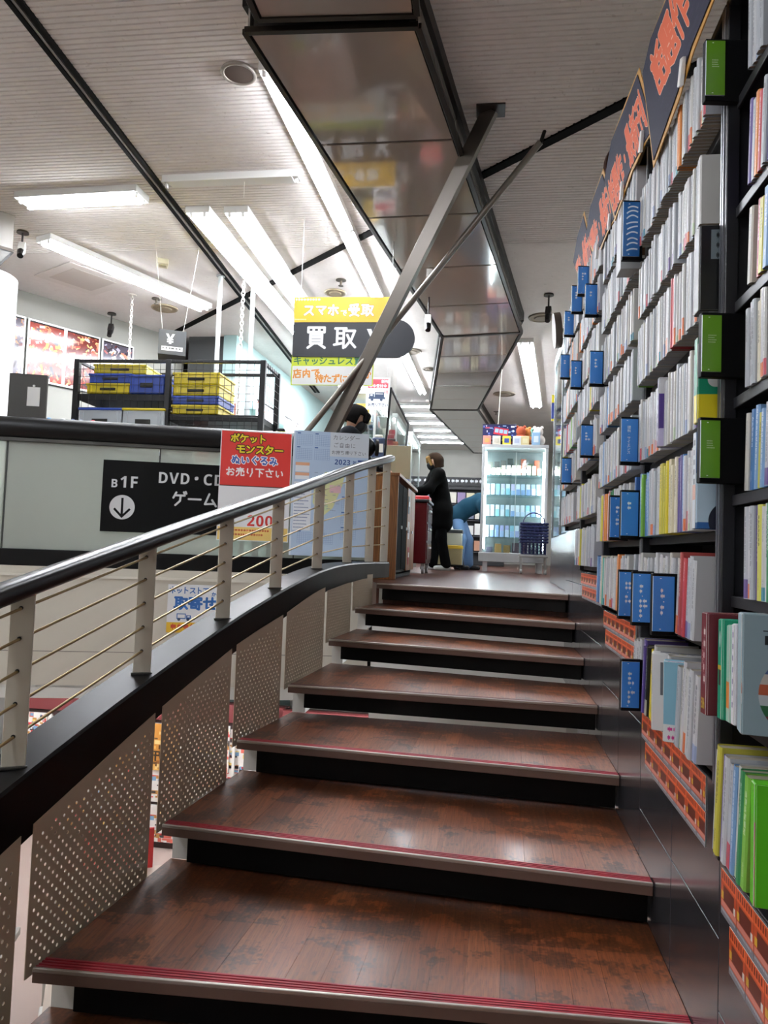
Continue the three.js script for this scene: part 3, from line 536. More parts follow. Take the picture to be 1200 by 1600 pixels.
const PLATES = [[1, 3, -2.66], [1, 2, -2.63], [1, 1, -2.64], [1, 1, -2.4], [1, 1, -2.12], [1, 0, -2.56], [2, 1, -2.86], [2, 4, -3.52], [3, 4, -4.34], [3, 2, -3.8], [3, 6, -4.1], [3, 6, -4.4], [3, 5, -3.75], [4, 5, -4.8], [4, 4, -5.0], [4, 1, -4.75]];
const KEPT = { '2.0': [[-2.17, -2.1], [-2.31, -2.24]], '2.3': [[-2.33, -2.28], [-1.94, -1.8]], '2.2': [[-1.94, -1.8]], '2.4': [[-1.95, -1.8]], '1.0': [[-1.57, -1.3]] };   // places of the books that show their covers
for (const [b, r, z] of PLATES) (KEPT[`${b + 1}.${r}`] ??= []).push([z - 0.027, z + 0.006]);
const allBooks = [];
BAYS.forEach((b, bi) => b.rows.forEach((y, ri) => {
  const s = { lean: 0, th: [0.012, 0.02], hh: [0.17, 0.195], mix: 'pale', ...(ROWSPEC[`${bi + 1}.${ri}`] ?? {}) };
  if (s.skip) return;
  let room = (b.rows[ri + 1] ?? b.top) - y - 0.035;
  const list = s.seq ? s.seq.split(' ') : null;
  let z = b.z1 + 0.034 + ((s.deep ?? b.deep) > 0.02 ? 0.1 : 0), n = 0, lastKind = 'white', left = 0, seq = [];
  const hb = rr(...s.hh);
  const zEnd = b.z0 - 0.036 - (s.lean ? 0.02 : 0) - rr(0, 0.03), start = bi === 0 ? -1.42 : zEnd;
  let k = 0;
  // books are laid from the far upright towards the camera
  while (z < start) {
    if (left-- <= 0) { lastKind = list ? list[k++ % list.length] : drawKind(MIX[s.mix]); left = list ? 0 : Math.floor(rr(1, lastKind === 'white' ? 9 : 3)); }
    const th = rr(...s.th), h = Math.min(room, (rnd() < 0.5 ? hb : rr(...s.hh))), eff = th / Math.cos(s.lean) + 0.0006;
    for (const [a, c] of KEPT[`${bi + 1}.${ri}`] ?? []) if (z + eff > a && z < c) z = c;
    if (z + eff > zEnd || z + eff > start) break;
    if (z + eff * 3.2 > zEnd && !list) lastKind = 'white';
    const cell = pick(KIND[lastKind]);
    seq.push({ bi, ri, y, z: z + eff / 2, th: Math.round(th * 1000) / 1000, h: Math.round(h * 200) / 200, d: 0.13, cell, kind: lastKind, lean: s.lean, x: SPINE_X + rr(-0.004, 0.006) + (s.deep ?? b.deep ?? 0) });
    z += eff; n++;
    if (rnd() < 0.035) z += rr(0.01, 0.03);
  }
  seq.reverse().forEach((q, i) => { q.place = i; allBooks.push(q); });
}));
const eye = camera.position.clone();
camera.updateMatrixWorld(); camera.updateProjectionMatrix();
for (const q of allBooks) { const p = V(q.x, q.y + q.h / 2, q.z), d = p.distanceTo(eye), s = p.clone().project(camera); q.in = Math.abs(s.x) < 1.0 && Math.abs(s.y) < 1.0; q.size = q.in ? (q.th * q.h * (q.x / d)) / (d * d) : 0; }
const ranked = allBooks.filter((q) => q.in).sort((a, b) => b.size - a.size), single = new Set(ranked.slice(0, 294));
const WORDN = ['first', 'second', 'third', 'fourth', 'fifth', 'sixth', 'seventh', 'eighth', 'ninth', 'tenth', 'eleventh', 'twelfth', 'thirteenth', 'fourteenth', 'fifteenth', 'sixteenth', 'seventeenth', 'eighteenth', 'nineteenth'];
const TENS = ['', '', 'twent', 'thirt', 'fort', 'fift', 'sixt', 'sevent'];
const ordinal = (n) => (n < 19 ? WORDN[n] : (n + 1) % 10 === 0 ? TENS[(n + 1) / 10] + 'ieth' : TENS[Math.floor((n + 1) / 10)] + 'y-' + WORDN[(n + 1) % 10 - 1]);
const bookGeoC = (q) => cached(['bk', q.th.toFixed(3), q.h.toFixed(3), q.cell].join(), () => bookGeo(q.th, q.h, q.d, q.cell));
const rest = [];
for (const q of allBooks) {
  if (single.has(q)) {
    const m = part(scene, 'book', bookGeoC(q), bookMat, [q.x, q.y + 0.0008 + Math.sin(q.lean) * q.th / 2, q.z], [q.lean, 0, 0]);
    tag(m, `${q.th > 0.021 ? 'thick' : 'slim'} ${q.kind === 'dark' ? 'black' : q.kind} book, ${ordinal(q.place)} from the near end, shelf ${ordinal(q.ri)} from bottom, ${BAYS[q.bi].name} bay`, 'book', 'books in the ' + BAYS[q.bi].name + ' bay of the bookcase wall');
  } else if (q.in) rest.push(T(bookGeoC(q), q.x, q.y + 0.0008 + Math.sin(q.lean) * q.th / 2, q.z, q.lean));
}
tag(part(scene, 'packed_books', merge(rest), bookMat), 'hundreds of slim pale paperbacks packed on the farther bookcase shelves', 'books', null, 'stuff');
console.log('books', allBooks.length, 'in view', ranked.length, 'merged', rest.length);

// --- larger books that show their covers ---
function coverBook(label, [x, y, z], w, h, d, front, spine, lean = 0, turn = 0, coverMat = null) {   // cover faces +z
  const t = thing('book', label, 'book', [x, y, z], turn, 'books shown by their covers'); t.rotation.order = 'YXZ'; t.rotation.x = lean;
  part(t, 'cover', RB(d, h, w, 0.003), coverMat ?? front, [d / 2, h / 2, 0]);
  const [g, m] = board(d - 0.006, h - 0.004, 0.0012, front, coverMat ?? M(0xe6e6e0, 0.5));
  part(t, 'front_cover', g, m, [d / 2, h / 2, w / 2 + 0.0006]);
  const [g2, m2] = board(w - 0.004, h - 0.004, 0.0012, spine, coverMat ?? M(0xe6e6e0, 0.5));
  part(t, 'spine', g2, m2, [-0.0006, h / 2, 0], [0, -Math.PI / 2, 0]);
  return t;
}
const flat = (c, draw) => printed(128, 256, (g, w, h) => { g.fillStyle = c; g.fillRect(0, 0, w, h); draw?.(g, w, h); }, 0.42);
coverBook('maroon book with white title and yellow print, overlapping the dark upright', [0.487, -0.085, -1.745], 0.034, 0.225, 0.15, flat('#6e2430', (g) => { finePrint(g, 30, 40, 70, 5, 12, '#e8e2da'); g.fillStyle = '#d6c23a'; g.font = 'bold 30px sans-serif'; g.fillText('50%', 20, 236); }), flat('#742632', (g) => { for (let i = 0; i < 5; i++) finePrint(g, 62, 40 + i * 30, 36, 1, 26, '#efeae4'); g.font = '20px sans-serif'; g.fillStyle = '#e6ded6'; '1201'.split('').forEach((c, i) => g.fillText(c, 22, 90 + i * 20)); g.fillStyle = '#d6c23a'; g.font = 'bold 40px sans-serif'; g.fillText('50%', 20, 244); }), 0, 0.05);
coverBook('teal green book beside the maroon one on the nearest bay', [0.508, -0.085, -1.702], 0.026, 0.215, 0.14, flat('#17a07a'), flat('#17a07a', (g) => { g.fillStyle = '#f0f2ee'; g.beginPath(); g.arc(70, 50, 22, 0, 7); g.fill(); g.fillStyle = '#c9a53a'; g.fillRect(0, 118, 128, 12); g.fillStyle = '#4a2a2a'; g.fillRect(40, 130, 70, 40); }), 0, 0.0);
coverBook('pale green book with an orange foot between the teal and blue grey ones', [0.516, -0.085, -1.672], 0.022, 0.205, 0.14, flat('#a8cdbb'), flat('#a8cdbb', (g) => { g.fillStyle = '#e2893a'; g.fillRect(0, 150, 128, 70); }), 0, 0.0);
coverBook('slim white book with purple lettering left of the blue grey one', [0.518, -0.085, -1.648], 0.018, 0.21, 0.14, flat('#e8e6ee'), flat('#eceaf0', (g) => { for (let i = 0; i < 7; i++) finePrint(g, 40, 20 + i * 30, 50, 1, 24, '#5a4a8c'); }), 0, 0);
coverBook('large blue grey book with a striped disc on its cover', [0.516, -0.088, -1.6], 0.05, 0.24, 0.2, printed(256, 320, (g, w, h) => { g.fillStyle = '#8fa5ae'; g.fillRect(0, 0, w, h); g.fillStyle = '#1d2226'; g.fillRect(46, 40, 196, 3); for (let i = 0; i < 3; i++) finePrint(g, 50 + i * 60, 54, 50, 1, 44, '#1d2226'); g.save(); g.beginPath(); g.arc(146, 210, 110, 0, 7); g.clip(); ['#6d2433', '#4a6190', '#c9c2b8', '#b65a3c', '#c7ccd0', '#2f6a44', '#7c2f3c', '#b7593a'].forEach((c, i) => { g.fillStyle = c; g.fillRect(20, 100 + i * 28, 260, 28); }); g.restore(); }, 0.4), flat('#9fb4bd'), 0, -0.18);
coverBook('green and yellow language book with a tall white panel at the bay upright', [0.502, 0.592, -1.9], 0.03, 0.215, 0.13, printed(160, 256, (g, w, h) => { g.fillStyle = '#17906a'; g.fillRect(0, 0, w, h); g.fillStyle = '#e8e8e6'; g.beginPath(); g.roundRect(26, 20, 150, 130, 22); g.fill(); g.fillStyle = '#e4d320'; g.fillRect(0, 172, w, 84); write(g, 'ア', 34, 64, 46, '#17171a', 0.17); write(g, 'ま', 54, 200, 40, '#17171a', 0.17); }, 0.4), flat('#17906a', (g) => { g.fillStyle = '#e4d320'; g.fillRect(0, 172, 128, 84); }), 0, -0.02);
coverBook('blue and white business book showing a small photo of a man in a suit', [0.502, 0.332, -1.9], 0.03, 0.24, 0.13, printed(160, 256, (g, w, h) => { g.fillStyle = '#2c66a8'; g.fillRect(0, 0, w, h); g.fillStyle = '#c3dcee'; g.fillRect(0, 110, w, 130); g.fillStyle = '#1d2233'; g.beginPath(); g.ellipse(90, 236, 56, 50, 0, 0, 7); g.fill(); g.fillStyle = '#c79a80'; g.beginPath(); g.ellipse(96, 172, 18, 24, 0, 0, 7); g.fill(); g.fillStyle = '#15151a'; g.beginPath(); g.ellipse(96, 154, 20, 12, 0, 0, 7); g.fill(); }, 0.4), flat('#dfe6ec', (g) => { for (let i = 0; i < 5; i++) finePrint(g, 30, 20 + i * 26, 60, 1, 26, '#1d1f26'); g.fillStyle = '#e8b8a8'; g.fillRect(0, 140, 128, 40); }), 0, -0.02);
coverBook('light blue book with a large white square character on its front', [0.492, -0.235, -2.13], 0.03, 0.22, 0.14, printed(160, 256, (g, w, h) => { g.fillStyle = '#8ec4da'; g.fillRect(0, 0, w, h); write(g, '白', 60, 120, 70, '#1c2430', 0.09); g.fillStyle = '#e8ecec'; g.fillRect(0, 200, w, 56); finePrint(g, 10, 210, 130, 2, 16, '#d8489a'); }, 0.4), flat('#9ccbe0', (g) => { for (let i = 0; i < 6; i++) finePrint(g, 50, 20 + i * 30, 40, 1, 24, '#4c6f88'); }), 0.1, -0.3);
coverBook('white comic style book with grey cover panel and yellow roundel', [0.492, -0.235, -2.27], 0.034, 0.225, 0.14, printed(160, 256, (g, w, h) => { g.fillStyle = '#e6e6e6'; g.fillRect(0, 0, w, h); g.fillStyle = '#6d7076'; g.fillRect(24, 26, 136, 110); g.fillStyle = '#c8cacc'; g.fillRect(56, 40, 90, 24); g.fillStyle = '#c9bc2e'; g.beginPath(); g.arc(80, 206, 26, 0, 7); g.fill(); finePrint(g, 40, 150, 100, 2, 20, '#5a5f84'); }, 0.4), flat('#efefee'), 0.12, -0.3);
coverBook('purple book with a big white kana on its side', [0.5, 0.592, -2.3], 0.03, 0.21, 0.13, printed(160, 256, (g, w, h) => { g.fillStyle = '#4a2f86'; g.fillRect(0, 0, w, h); g.fillStyle = '#d9d9de'; g.fillRect(0, 0, w, 60); write(g, 'の', 40, 80, 80, '#eae6f2', 0.14); g.fillStyle = '#c3bcdf'; g.fillRect(0, 190, w, 66); }, 0.4), flat('#4a2f86', (g) => { for (let i = 0; i < 7; i++) finePrint(g, 36, 14 + i * 34, 60, 1, 30, '#e8e2f4'); }), 0, -0.12);
coverBook('pink and green picture book, the lowest at the right edge of the photo', [0.52, -0.395, -1.53], 0.03, 0.23, 0.16, printed(160, 256, (g, w, h) => { g.fillStyle = '#5cc01e'; g.fillRect(0, 0, w, h); g.fillStyle = '#d81f92'; g.beginPath(); g.arc(170, 220, 140, 0, 7); g.fill(); g.fillStyle = '#efe6c8'; g.fillRect(90, 60, 60, 50); finePrint(g, 60, 140, 90, 3, 16, '#7c1258'); }, 0.4), flat('#62c41f'), 0, -0.12);
coverBook('large black hardback with a grey label standing at the second bay upright', [0.5, 0.868, -1.9], 0.05, 0.215, 0.13, printed(160, 256, (g, w, h) => { g.fillStyle = '#0d1011'; g.fillRect(0, 0, w, h); g.fillStyle = '#6f7c82'; g.fillRect(30, 12, 120, 90); finePrint(g, 46, 24, 90, 3, 18, '#23282b'); }, 0.3), flat('#101312'), 0, -0.02);

// --- section plates standing out between the books, facing down the stairs ---
function sectionPlate(label, color, [x, y, z], w, h, draw, dark = 0.012) {
  const t = thing('section_plate', label, 'shelf divider', [x, y, z], 0.12, 'section plates between the books');
  part(t, 'holder', RB(w + dark, h + 0.02, 0.02, 0.003), blackMatt, [w / 2 + dark / 2, h / 2 + 0.006, -0.011]);
  const f = printed(96, 256, (g, cw, ch) => { g.fillStyle = color; g.fillRect(0, 0, cw, ch); g.fillStyle = 'rgba(255,255,255,0.85)'; g.fillRect(30, 8, 8, 4); g.fillRect(30, ch - 12, 8, 4); draw?.(g, cw, ch); }, 0.22);
  const [g, m] = board(w, h, 0.004, f, M(0xdfe6ee, 0.4));
  part(t, 'face', g, m, [w / 2, h / 2 + 0.008, 0.001]);
  part(t, 'shelf_clip', B(0.06, 0.004, 0.02), blackMatt, [w / 2 + 0.05, 0.002, -0.011]);
}
const kana = (s, z) => (g) => write(g, s, 34, 40, z ?? 26, '#eef4fb', 0.11, null, 1.08, true);
const marks = (n, gap) => (g) => { for (let i = 0; i < n; i++) { if (i === gap) { g.fillStyle = '#eef4fb'; g.fillRect(46, 64 + i * 26, 5, 5); } else finePrint(g, 34, 60 + i * 26, 24, 1, 22, '#e8f0f8'); } };
const BLUE = '#4690e4';
const PL = [
  [1, 3, -2.66, 'blue section plate with white kana at the far end of the purple book shelf', kana('理科・サイエンス', 20)], [1, 2, -2.63, 'blue section plate with two white characters above the leaning lower shelves', marks(2, 9)],
  [1, 1, -2.64, 'blue plate leftmost of the three on the second shelf of the second bay', marks(5, 2)], [1, 1, -2.4, 'blue plate middle of the three on the second shelf of the second bay', marks(7, 2)], [1, 1, -2.12, 'blue plate rightmost of the three on the second shelf of the second bay', marks(5, 2)],
  [1, 0, -2.56, 'blue section plate on the lowest shelf of the second bay', marks(7, 3)], [2, 1, -2.86, 'blue plate at the near end of the third bay beside dark blue books', marks(5, 2)],
  [2, 4, -3.52, 'blue plate at the far upright of the third bay above white books', marks(3, 9)], [3, 4, -4.34, 'blue plate on the fourth bay below the brown board edge', marks(3, 9)], [3, 2, -3.8, 'small blue plate at the near end of the fourth bay', marks(3, 9)],
  [3, 6, -4.1, 'highest blue plate on the fourth bay under the banner tip', marks(3, 9)], [3, 6, -4.4, 'left of the high blue plates on the fourth bay', marks(3, 9)], [3, 5, -3.75, 'blue plate beside the white and red book on the fourth bay', marks(2, 9)],
  [4, 5, -4.8, 'blue plate high on the fifth bay behind the hanging banner', marks(2, 9)], [4, 4, -5.0, 'blue plate on the fifth bay just above the steel cabinet', marks(2, 9)], [4, 1, -4.75, 'tilted blue plate low on the fifth bay', marks(3, 9)],
];
PL.forEach((q, i) => { if (q[2] !== PLATES[i][2]) throw new Error('plate ' + i); });
for (const [b, r, z, label, d] of PL) sectionPlate(label, BLUE, [0.455, BAYS[b].rows[r] - 0.004, z], 0.058, 0.15, d);
sectionPlate('glossy blue plate with white wave pattern below the brown box', '#2f6fb4', [0.452, 1.33, -2.69], 0.06, 0.2, (g) => { g.strokeStyle = '#e8f2fa'; g.lineWidth = 7; for (let i = 0; i < 9; i++) { g.beginPath(); g.moveTo(16 + rr(0, 10), 30 + i * 25); g.quadraticCurveTo(50, 10 + i * 25 + rr(-10, 16), 84, 22 + i * 25 + rr(-8, 8)); g.stroke(); } });
const GREEN = '#6ba32a';
for (const [y, label] of [[1.36, 'topmost green plate on the upright of the nearest bay'], [0.69, 'middle green plate on the upright of the nearest bay'], [0.44, 'lowest green plate on the upright of the nearest bay']]) sectionPlate(label, GREEN, [0.487, y, -1.80], 0.045, 0.135, (g) => finePrint(g, 30, 90, 40, 4, 6, '#c8dca8'), 0.06);
{ // brown box with kana above
  const t = thing('book_slipcase', 'grey slipcase with a brown spine lettered in white kana, high on the third bay', 'book', [0.46, 1.325, -2.79]);
  part(t, 'case', RB(0.15, 0.21, 0.09, 0.003), M(0xb9bcbe, 0.5), [0.075, 0.105, -0.03]);
  const [g, m] = board(0.06, 0.2, 0.003, printed(96, 320, (g2, w, h) => { g2.fillStyle = '#5b3d24'; g2.fillRect(0, 0, w, h); g2.fillStyle = '#c9c6be'; g2.fillRect(0, 250, w, 70); write(g2, 'バイブル', 24, 24, 52, '#e6ded0', 0.1, null, 1.04, true); }, 0.5)); part(t, 'spine', g, m, [0.1, 0.105, 0.0165]);
}
// --- orange flyer strips on the tiled base ---
const flyerMat = printed(512, 128, (g, w, h) => {
  for (let i = 0; i < 4; i++) { const x = i * 128; g.fillStyle = '#c8512c'; g.fillRect(x, 0, 128, 128); g.fillStyle = '#e86a3a'; g.fillRect(x, 0, 128, 34); g.fillStyle = '#7c2418'; for (let q = 0; q < 7; q++) g.fillRect(x + 8 + q * 16, 6, 9, 20); g.fillStyle = '#6a3126'; g.fillRect(x + 20, 40, 88, 44); g.fillStyle = '#d8b23a'; g.fillRect(x + 4, 60, 18, 22); g.fillStyle = '#e8e2da'; g.fillRect(x + 104, 66, 14, 22); g.fillStyle = '#d98a7a'; g.fillRect(x + 4, 86, 120, 16); g.fillStyle = '#7d7f86'; g.fillRect(x, 106, 128, 22); finePrint(g, x + 6, 110, 110, 1, 10, '#b9bcc2'); g.fillStyle = '#5a1f16'; g.fillRect(x + 126, 0, 2, 128); }
}, 0.4);
function flyers(label, y1, z0, z1, rows, h = 0.1) {
  for (let r = 0; r < rows; r++) {
    const L = z0 - z1 - (r % 2 ? 0.06 : 0), g = new THREE.BoxGeometry(L, h, 0.0012), uv = g.attributes.uv;
    for (let i = 16; i < 20; i++) uv.setX(i, uv.getX(i) * (L / 0.42));
    const m = part(scene, 'flyer_strip', g, [paper, paper, paper, paper, flyerMat, paper], [SHELF_X - 0.0006, y1 - h / 2 - r * (h + 0.003), (z0 + z1) / 2 + (r % 2 ? 0.03 : 0)], [0, -Math.PI / 2, 0]);
    tag(m, (r ? 'lower' : 'upper') + ' strip of orange flyers ' + label, 'poster', 'orange flyers on the dark wall');
  }
}
flyerMat.map.wrapS = THREE.RepeatWrapping;
flyers('on the dark wall of the nearest bay', -0.445, -1.2, -1.83, 2, 0.1);
flyers('on the dark wall of the second bay', -0.278, -1.96, -2.72, 2, 0.085);
flyers('on the dark wall of the third bay', 0.01, -2.86, -3.61, 2, 0.078);
flyers('on the dark wall of the fourth bay', 0.165, -3.7, -4.48, 2, 0.07);
// --- navy banners with orange brush lettering along the top ---
const bannerMat = printed(1024, 512, (g, w, h) => {
  g.fillStyle = '#26273c'; g.fillRect(0, 0, w, h);
  for (let i = 0; i < 500; i++) { g.fillStyle = `rgba(${70 + rnd() * 40},${70 + rnd() * 30},${90 + rnd() * 40},0.12)`; g.fillRect(rnd() * w, 30 + rnd() * 450, rr(4, 60), rr(2, 8)); }
  g.save(); g.scale(1, 1.75); write(g, '話題作・最新刊', 30, 78, 138, '#dc6a48', 0.15, ['#e8b7a0', 5], 1.0); g.restore();
}, 0.7, { specularIntensity: 0.3 });
const OUT = [
  [[-1.35, 1.62], [-1.78, 1.59], [-1.95, 1.585], [-2.11, 1.545], [-2.42, 1.52], [-2.53, 1.76], [-2.63, 1.97], [-2.5, 2.01], [-2.28, 1.985], [-1.9, 2.03], [-1.5, 1.99]],
  [[-2.45, 1.67], [-2.59, 1.7], [-2.84, 1.725], [-3.22, 1.71], [-3.55, 2.06], [-3.36, 2.15], [-3.01, 2.11], [-2.74, 2.07]],
  [[-3.2, 1.73], [-3.46, 1.77], [-3.83, 1.78], [-4.3, 2.11], [-4.12, 2.21], [-3.67, 2.18]],
  [[-4.0, 1.85], [-4.43, 1.84], [-5.03, 2.25], [-4.82, 2.34], [-4.49, 2.35]],
];
OUT.forEach((o, i) => {
  const zc = o.reduce((q, v) => q + v[0], 0) / o.length, yc = o.reduce((q, v) => q + v[1], 0) / o.length, zs = o.map((v) => v[0]), far = Math.min(...zs), near = Math.max(...zs);
  const t = thing('shelf_banner', `${ORD[i]} of the navy banners with orange brush lettering above the bookcase`, 'banner', [0.497 + i * 0.009, yc, zc], -Math.PI / 2, 'banners above the bookcase');
  const shape = (k) => new THREE.Shape(o.map(([z, y]) => { const dz = z - zc, dy = y - yc, l = Math.hypot(dz, dy); return new THREE.Vector2(dz * (1 - k / l), dy * (1 - (k * 1.3) / l)); }));
  const slant = 0.75, y0 = o[0][1], len = near - far - 0.35;
  const g = new THREE.ExtrudeGeometry(shape(0.02), { depth: 0.003, bevelEnabled: false }), uv = g.attributes.uv, p = g.attributes.position;
  for (let q = 0; q < uv.count; q++) { const z = p.getX(q) + zc, y = p.getY(q) + yc; uv.setXY(q, (z - far - 0.33 + (y - y0) * slant) / len, (y - y0 + 0.06) / 0.5); }
  part(t, 'border', new THREE.ExtrudeGeometry(shape(0), { depth: 0.003, bevelEnabled: false }), M(0xc08c34, 0.6), [0, 0, -0.0035]);
  part(t, 'sheet', g, [bannerMat, M(0x2c2d40, 0.6)]);
  const bot = (z) => { for (let q = 0; q < o.length - 1; q++) { const [z0, ya] = o[q], [z1, yb] = o[q + 1]; if (z <= z0 && z >= z1) return lerp(ya, yb, (z0 - z) / (z0 - z1)); } return yc; };
  for (const f of [0.3, 0.78]) { const z = lerp(far + 0.3, near, f), y = bot(z); part(t, 'clip', RB(0.03, 0.07, 0.012, 0.003), M(0xf0f0ee, 0.4), [z - zc, y - yc + 0.02, 0.008], [0, 0, -0.4]); part(t, 'arm', RB(0.012, 0.012, 0.1, 0.002), frameMat, [z - zc, y - yc + 0.01, -0.05]); }
});
// ---------- balcony across the stair well ----------
const TURN = Math.atan2(-LINE.dz, LINE.dx);
const bal = (s, y, out = 0) => { const [x, z] = onLine(s); return [x + Math.sin(TURN) * out, y, z + Math.cos(TURN) * out]; };
{
  const t = thing('balcony_railing', 'balcony railing with a thick black padded rail over grey glass panes', 'railing', bal(0, 0), TURN);
  part(t, 'top_rail', T(new THREE.CapsuleGeometry(0.088, 6.6, 6, 20), 0, 0, 0, 0, 0, Math.PI / 2), M(0x0a0b0d, 0.4, 0, { specularIntensity: 0.6 }), [-0.43, 1.115, -0.06]);
  part(t, 'rail_underside', RB(6.7, 0.03, 0.08, 0.006), M(0x4a4a48, 0.4, 0.5), [-0.45, 1.02, -0.06]);
  part(t, 'bottom_curb', RB(6.85, 0.13, 0.12, 0.006), blackPaint, [-0.48, 0.1, -0.066]);
  const glass = new THREE.MeshPhysicalMaterial({ color: 0xe2e8e0, roughness: 0.45, transmission: 0.62, thickness: 0, ior: 1.5 });
  for (const [a, b] of [[-3.9, -2.4], [-2.385, -0.92], [-0.905, 0.04], [0.055, 1.2], [1.215, 2.3], [2.315, 2.9]]) part(t, 'glass_pane', RB(b - a, 0.85, 0.01, 0.002), glass, [(a + b) / 2, 0.59, -0.05]);
  for (const s of [-2.39, -0.91, 0.05, 1.21, 2.31]) part(t, 'joint_bead', B(0.008, 0.86, 0.014), M(0x3a3d3b, 0.6), [s, 0.59, -0.05]);
  part(t, 'end_disc', C(0.07, 0.07, 0.02, 20), M(0x08080a, 0.5), [2.97, 1.115, -0.06], [0, 0, Math.PI / 2]);
}
// signs and posters on the glass
function poster(name, label, category, s, y, w, h, mat, out = -0.04, group, thick = 0.003) {
  const t = thing(name, label, category, bal(s, y, out), TURN, group);
  const [g, m] = board(w, h, thick, mat); part(t, 'sheet', g, m);
  return t;
}
poster('floor_sign', 'black sign on the balcony glass lettered B1F with a down arrow', 'sign', 1.36, 0.61, 1.16, 0.57, printed(1024, 504, (g, w, h) => {
  g.fillStyle = '#0a0b0c'; g.fillRect(0, 0, w, h);
  const C0 = '#d9dbdc';
  write(g, 'B', 55, 122, 76, C0); write(g, '1F', 116, 92, 108, C0);
  g.fillStyle = C0; g.beginPath(); g.arc(142, 330, 86, 0, 7); g.fill();
  g.strokeStyle = '#0a0b0c'; g.lineWidth = 15; g.lineCap = 'butt'; g.lineJoin = 'miter'; g.beginPath(); g.moveTo(142, 264); g.lineTo(142, 396); g.moveTo(88, 340); g.lineTo(142, 396); g.lineTo(196, 340); g.stroke();
  write(g, 'DVD', 372, 52, 104, C0); write(g, '・', 590, 50, 104, C0, 0.2, null, 0.6); write(g, 'CD', 686, 52, 104, C0);
  write(g, 'ゲーム', 478, 200, 104, C0, 0.14);
}, 0.6, { specularIntensity: 0.3 }), -0.028, null, 0.008);
poster('buyback_poster', 'red and white poster with yellow kana on the balcony glass', 'poster', 1.975, 0.735, 0.57, 0.89, printed(512, 800, (g, w, h) => {
  g.fillStyle = '#eceef0'; g.fillRect(0, 0, w, h); g.fillStyle = '#d63a34'; g.fillRect(6, 6, w - 12, 396); g.fillStyle = '#12100f'; g.fillRect(6, 400, w - 12, 6);
  write(g, 'ポケット', 70, 24, 62, '#e6da2c', 0.17, ['#3a2412', 12], 1.05); write(g, 'モンスター', 112, 100, 66, '#e6da2c', 0.17, ['#3a2412', 12], 1.04);
  write(g, 'ぬいぐるみ', 78, 180, 64, '#3f63b8', 0.14, ['#f2f2f2', 12], 1.06); write(g, 'お売り下さい', 44, 268, 66, '#f4f4f4', 0.15, null, 1.06);
  write(g, '200', 210, 596, 104, '#d63a34');
  g.fillStyle = '#f0cf7a'; g.fillRect(6, 700, w - 12, 94); finePrint(g, 40, 718, 430, 2, 18, '#c0522c'); finePrint(g, 30, 572, 200, 1, 12, '#8a8d92');
}, 0.4), 0.034);
poster('calendar_poster', 'large pale blue calendar poster for 2023 hanging over the balcony rail', 'poster', 2.58, 0.7, 0.62, 1.02, printed(600, 980, (g, w, h) => {
  g.fillStyle = '#b9cfe8'; g.fillRect(0, 0, w, h); g.fillStyle = '#d6e3f2'; g.fillRect(0, 0, 14, h);
  g.strokeStyle = '#8aa4cc'; g.lineWidth = 2;
  const cal = (x, y) => { for (let i = 0; i <= 6; i++) { g.beginPath(); g.moveTo(x, y + i * 14); g.lineTo(x + 120, y + i * 14); g.stroke(); } for (let i = 0; i <= 7; i++) { g.beginPath(); g.moveTo(x + i * 17, y); g.lineTo(x + i * 17, y + 84); g.stroke(); } g.fillStyle = '#3a5fa8'; g.fillRect(x, y - 14, 26, 8); };
  for (const [x, y] of [[30, 30], [170, 30], [30, 140], [170, 140], [400, 520], [400, 640], [400, 760], [60, 800], [220, 800]]) cal(x, y);
  g.fillStyle = '#e7b08e'; g.fillRect(24, 250, 110, 24); g.fillRect(24, 330, 110, 24); g.fillStyle = '#e8edf4'; g.fillRect(24, 274, 110, 50); g.fillRect(24, 354, 110, 30); g.fillRect(18, 404, 140, 380);
  for (let i = 0; i < 14; i++) finePrint(g, 26, 420 + i * 26, 120, 1, 9, '#5a6f9c');
  g.fillStyle = '#d9dca6'; g.beginPath(); g.moveTo(180, 420); g.lineTo(260, 320); g.lineTo(420, 300); g.lineTo(400, 420); g.lineTo(330, 600); g.lineTo(240, 680); g.lineTo(170, 560); g.fill(); g.fillStyle = '#e6c0c8'; g.fillRect(300, 420, 90, 60); g.fillStyle = '#c8dcb0'; g.fillRect(210, 560, 80, 60);
  for (let i = 0; i < 40; i++) finePrint(g, rr(170, 380), rr(320, 680), 30, 1, 6, '#7a88a8');
  write(g, '2023', 330, 206, 52, '#2b4b94'); write(g, '年', 474, 220, 34, '#2b4b94', 0.12); g.fillStyle = '#2b4b94'; g.fillRect(516, 212, 70, 14); g.fillRect(516, 236, 70, 18);
  // the note laid over its corner
  g.fillStyle = '#d3dbe4'; g.fillRect(290, 0, 310, 192);
  write(g, 'カレンダー', 312, 20, 40, '#2c2f36', 0.06, null, 1.1); write(g, 'ご自由に', 316, 80, 40, '#2c2f36', 0.06, null, 1.15); write(g, 'お持ち帰り下さい', 304, 142, 33, '#2c2f36', 0.06, null, 1.05);
}, 0.5), 0.036);
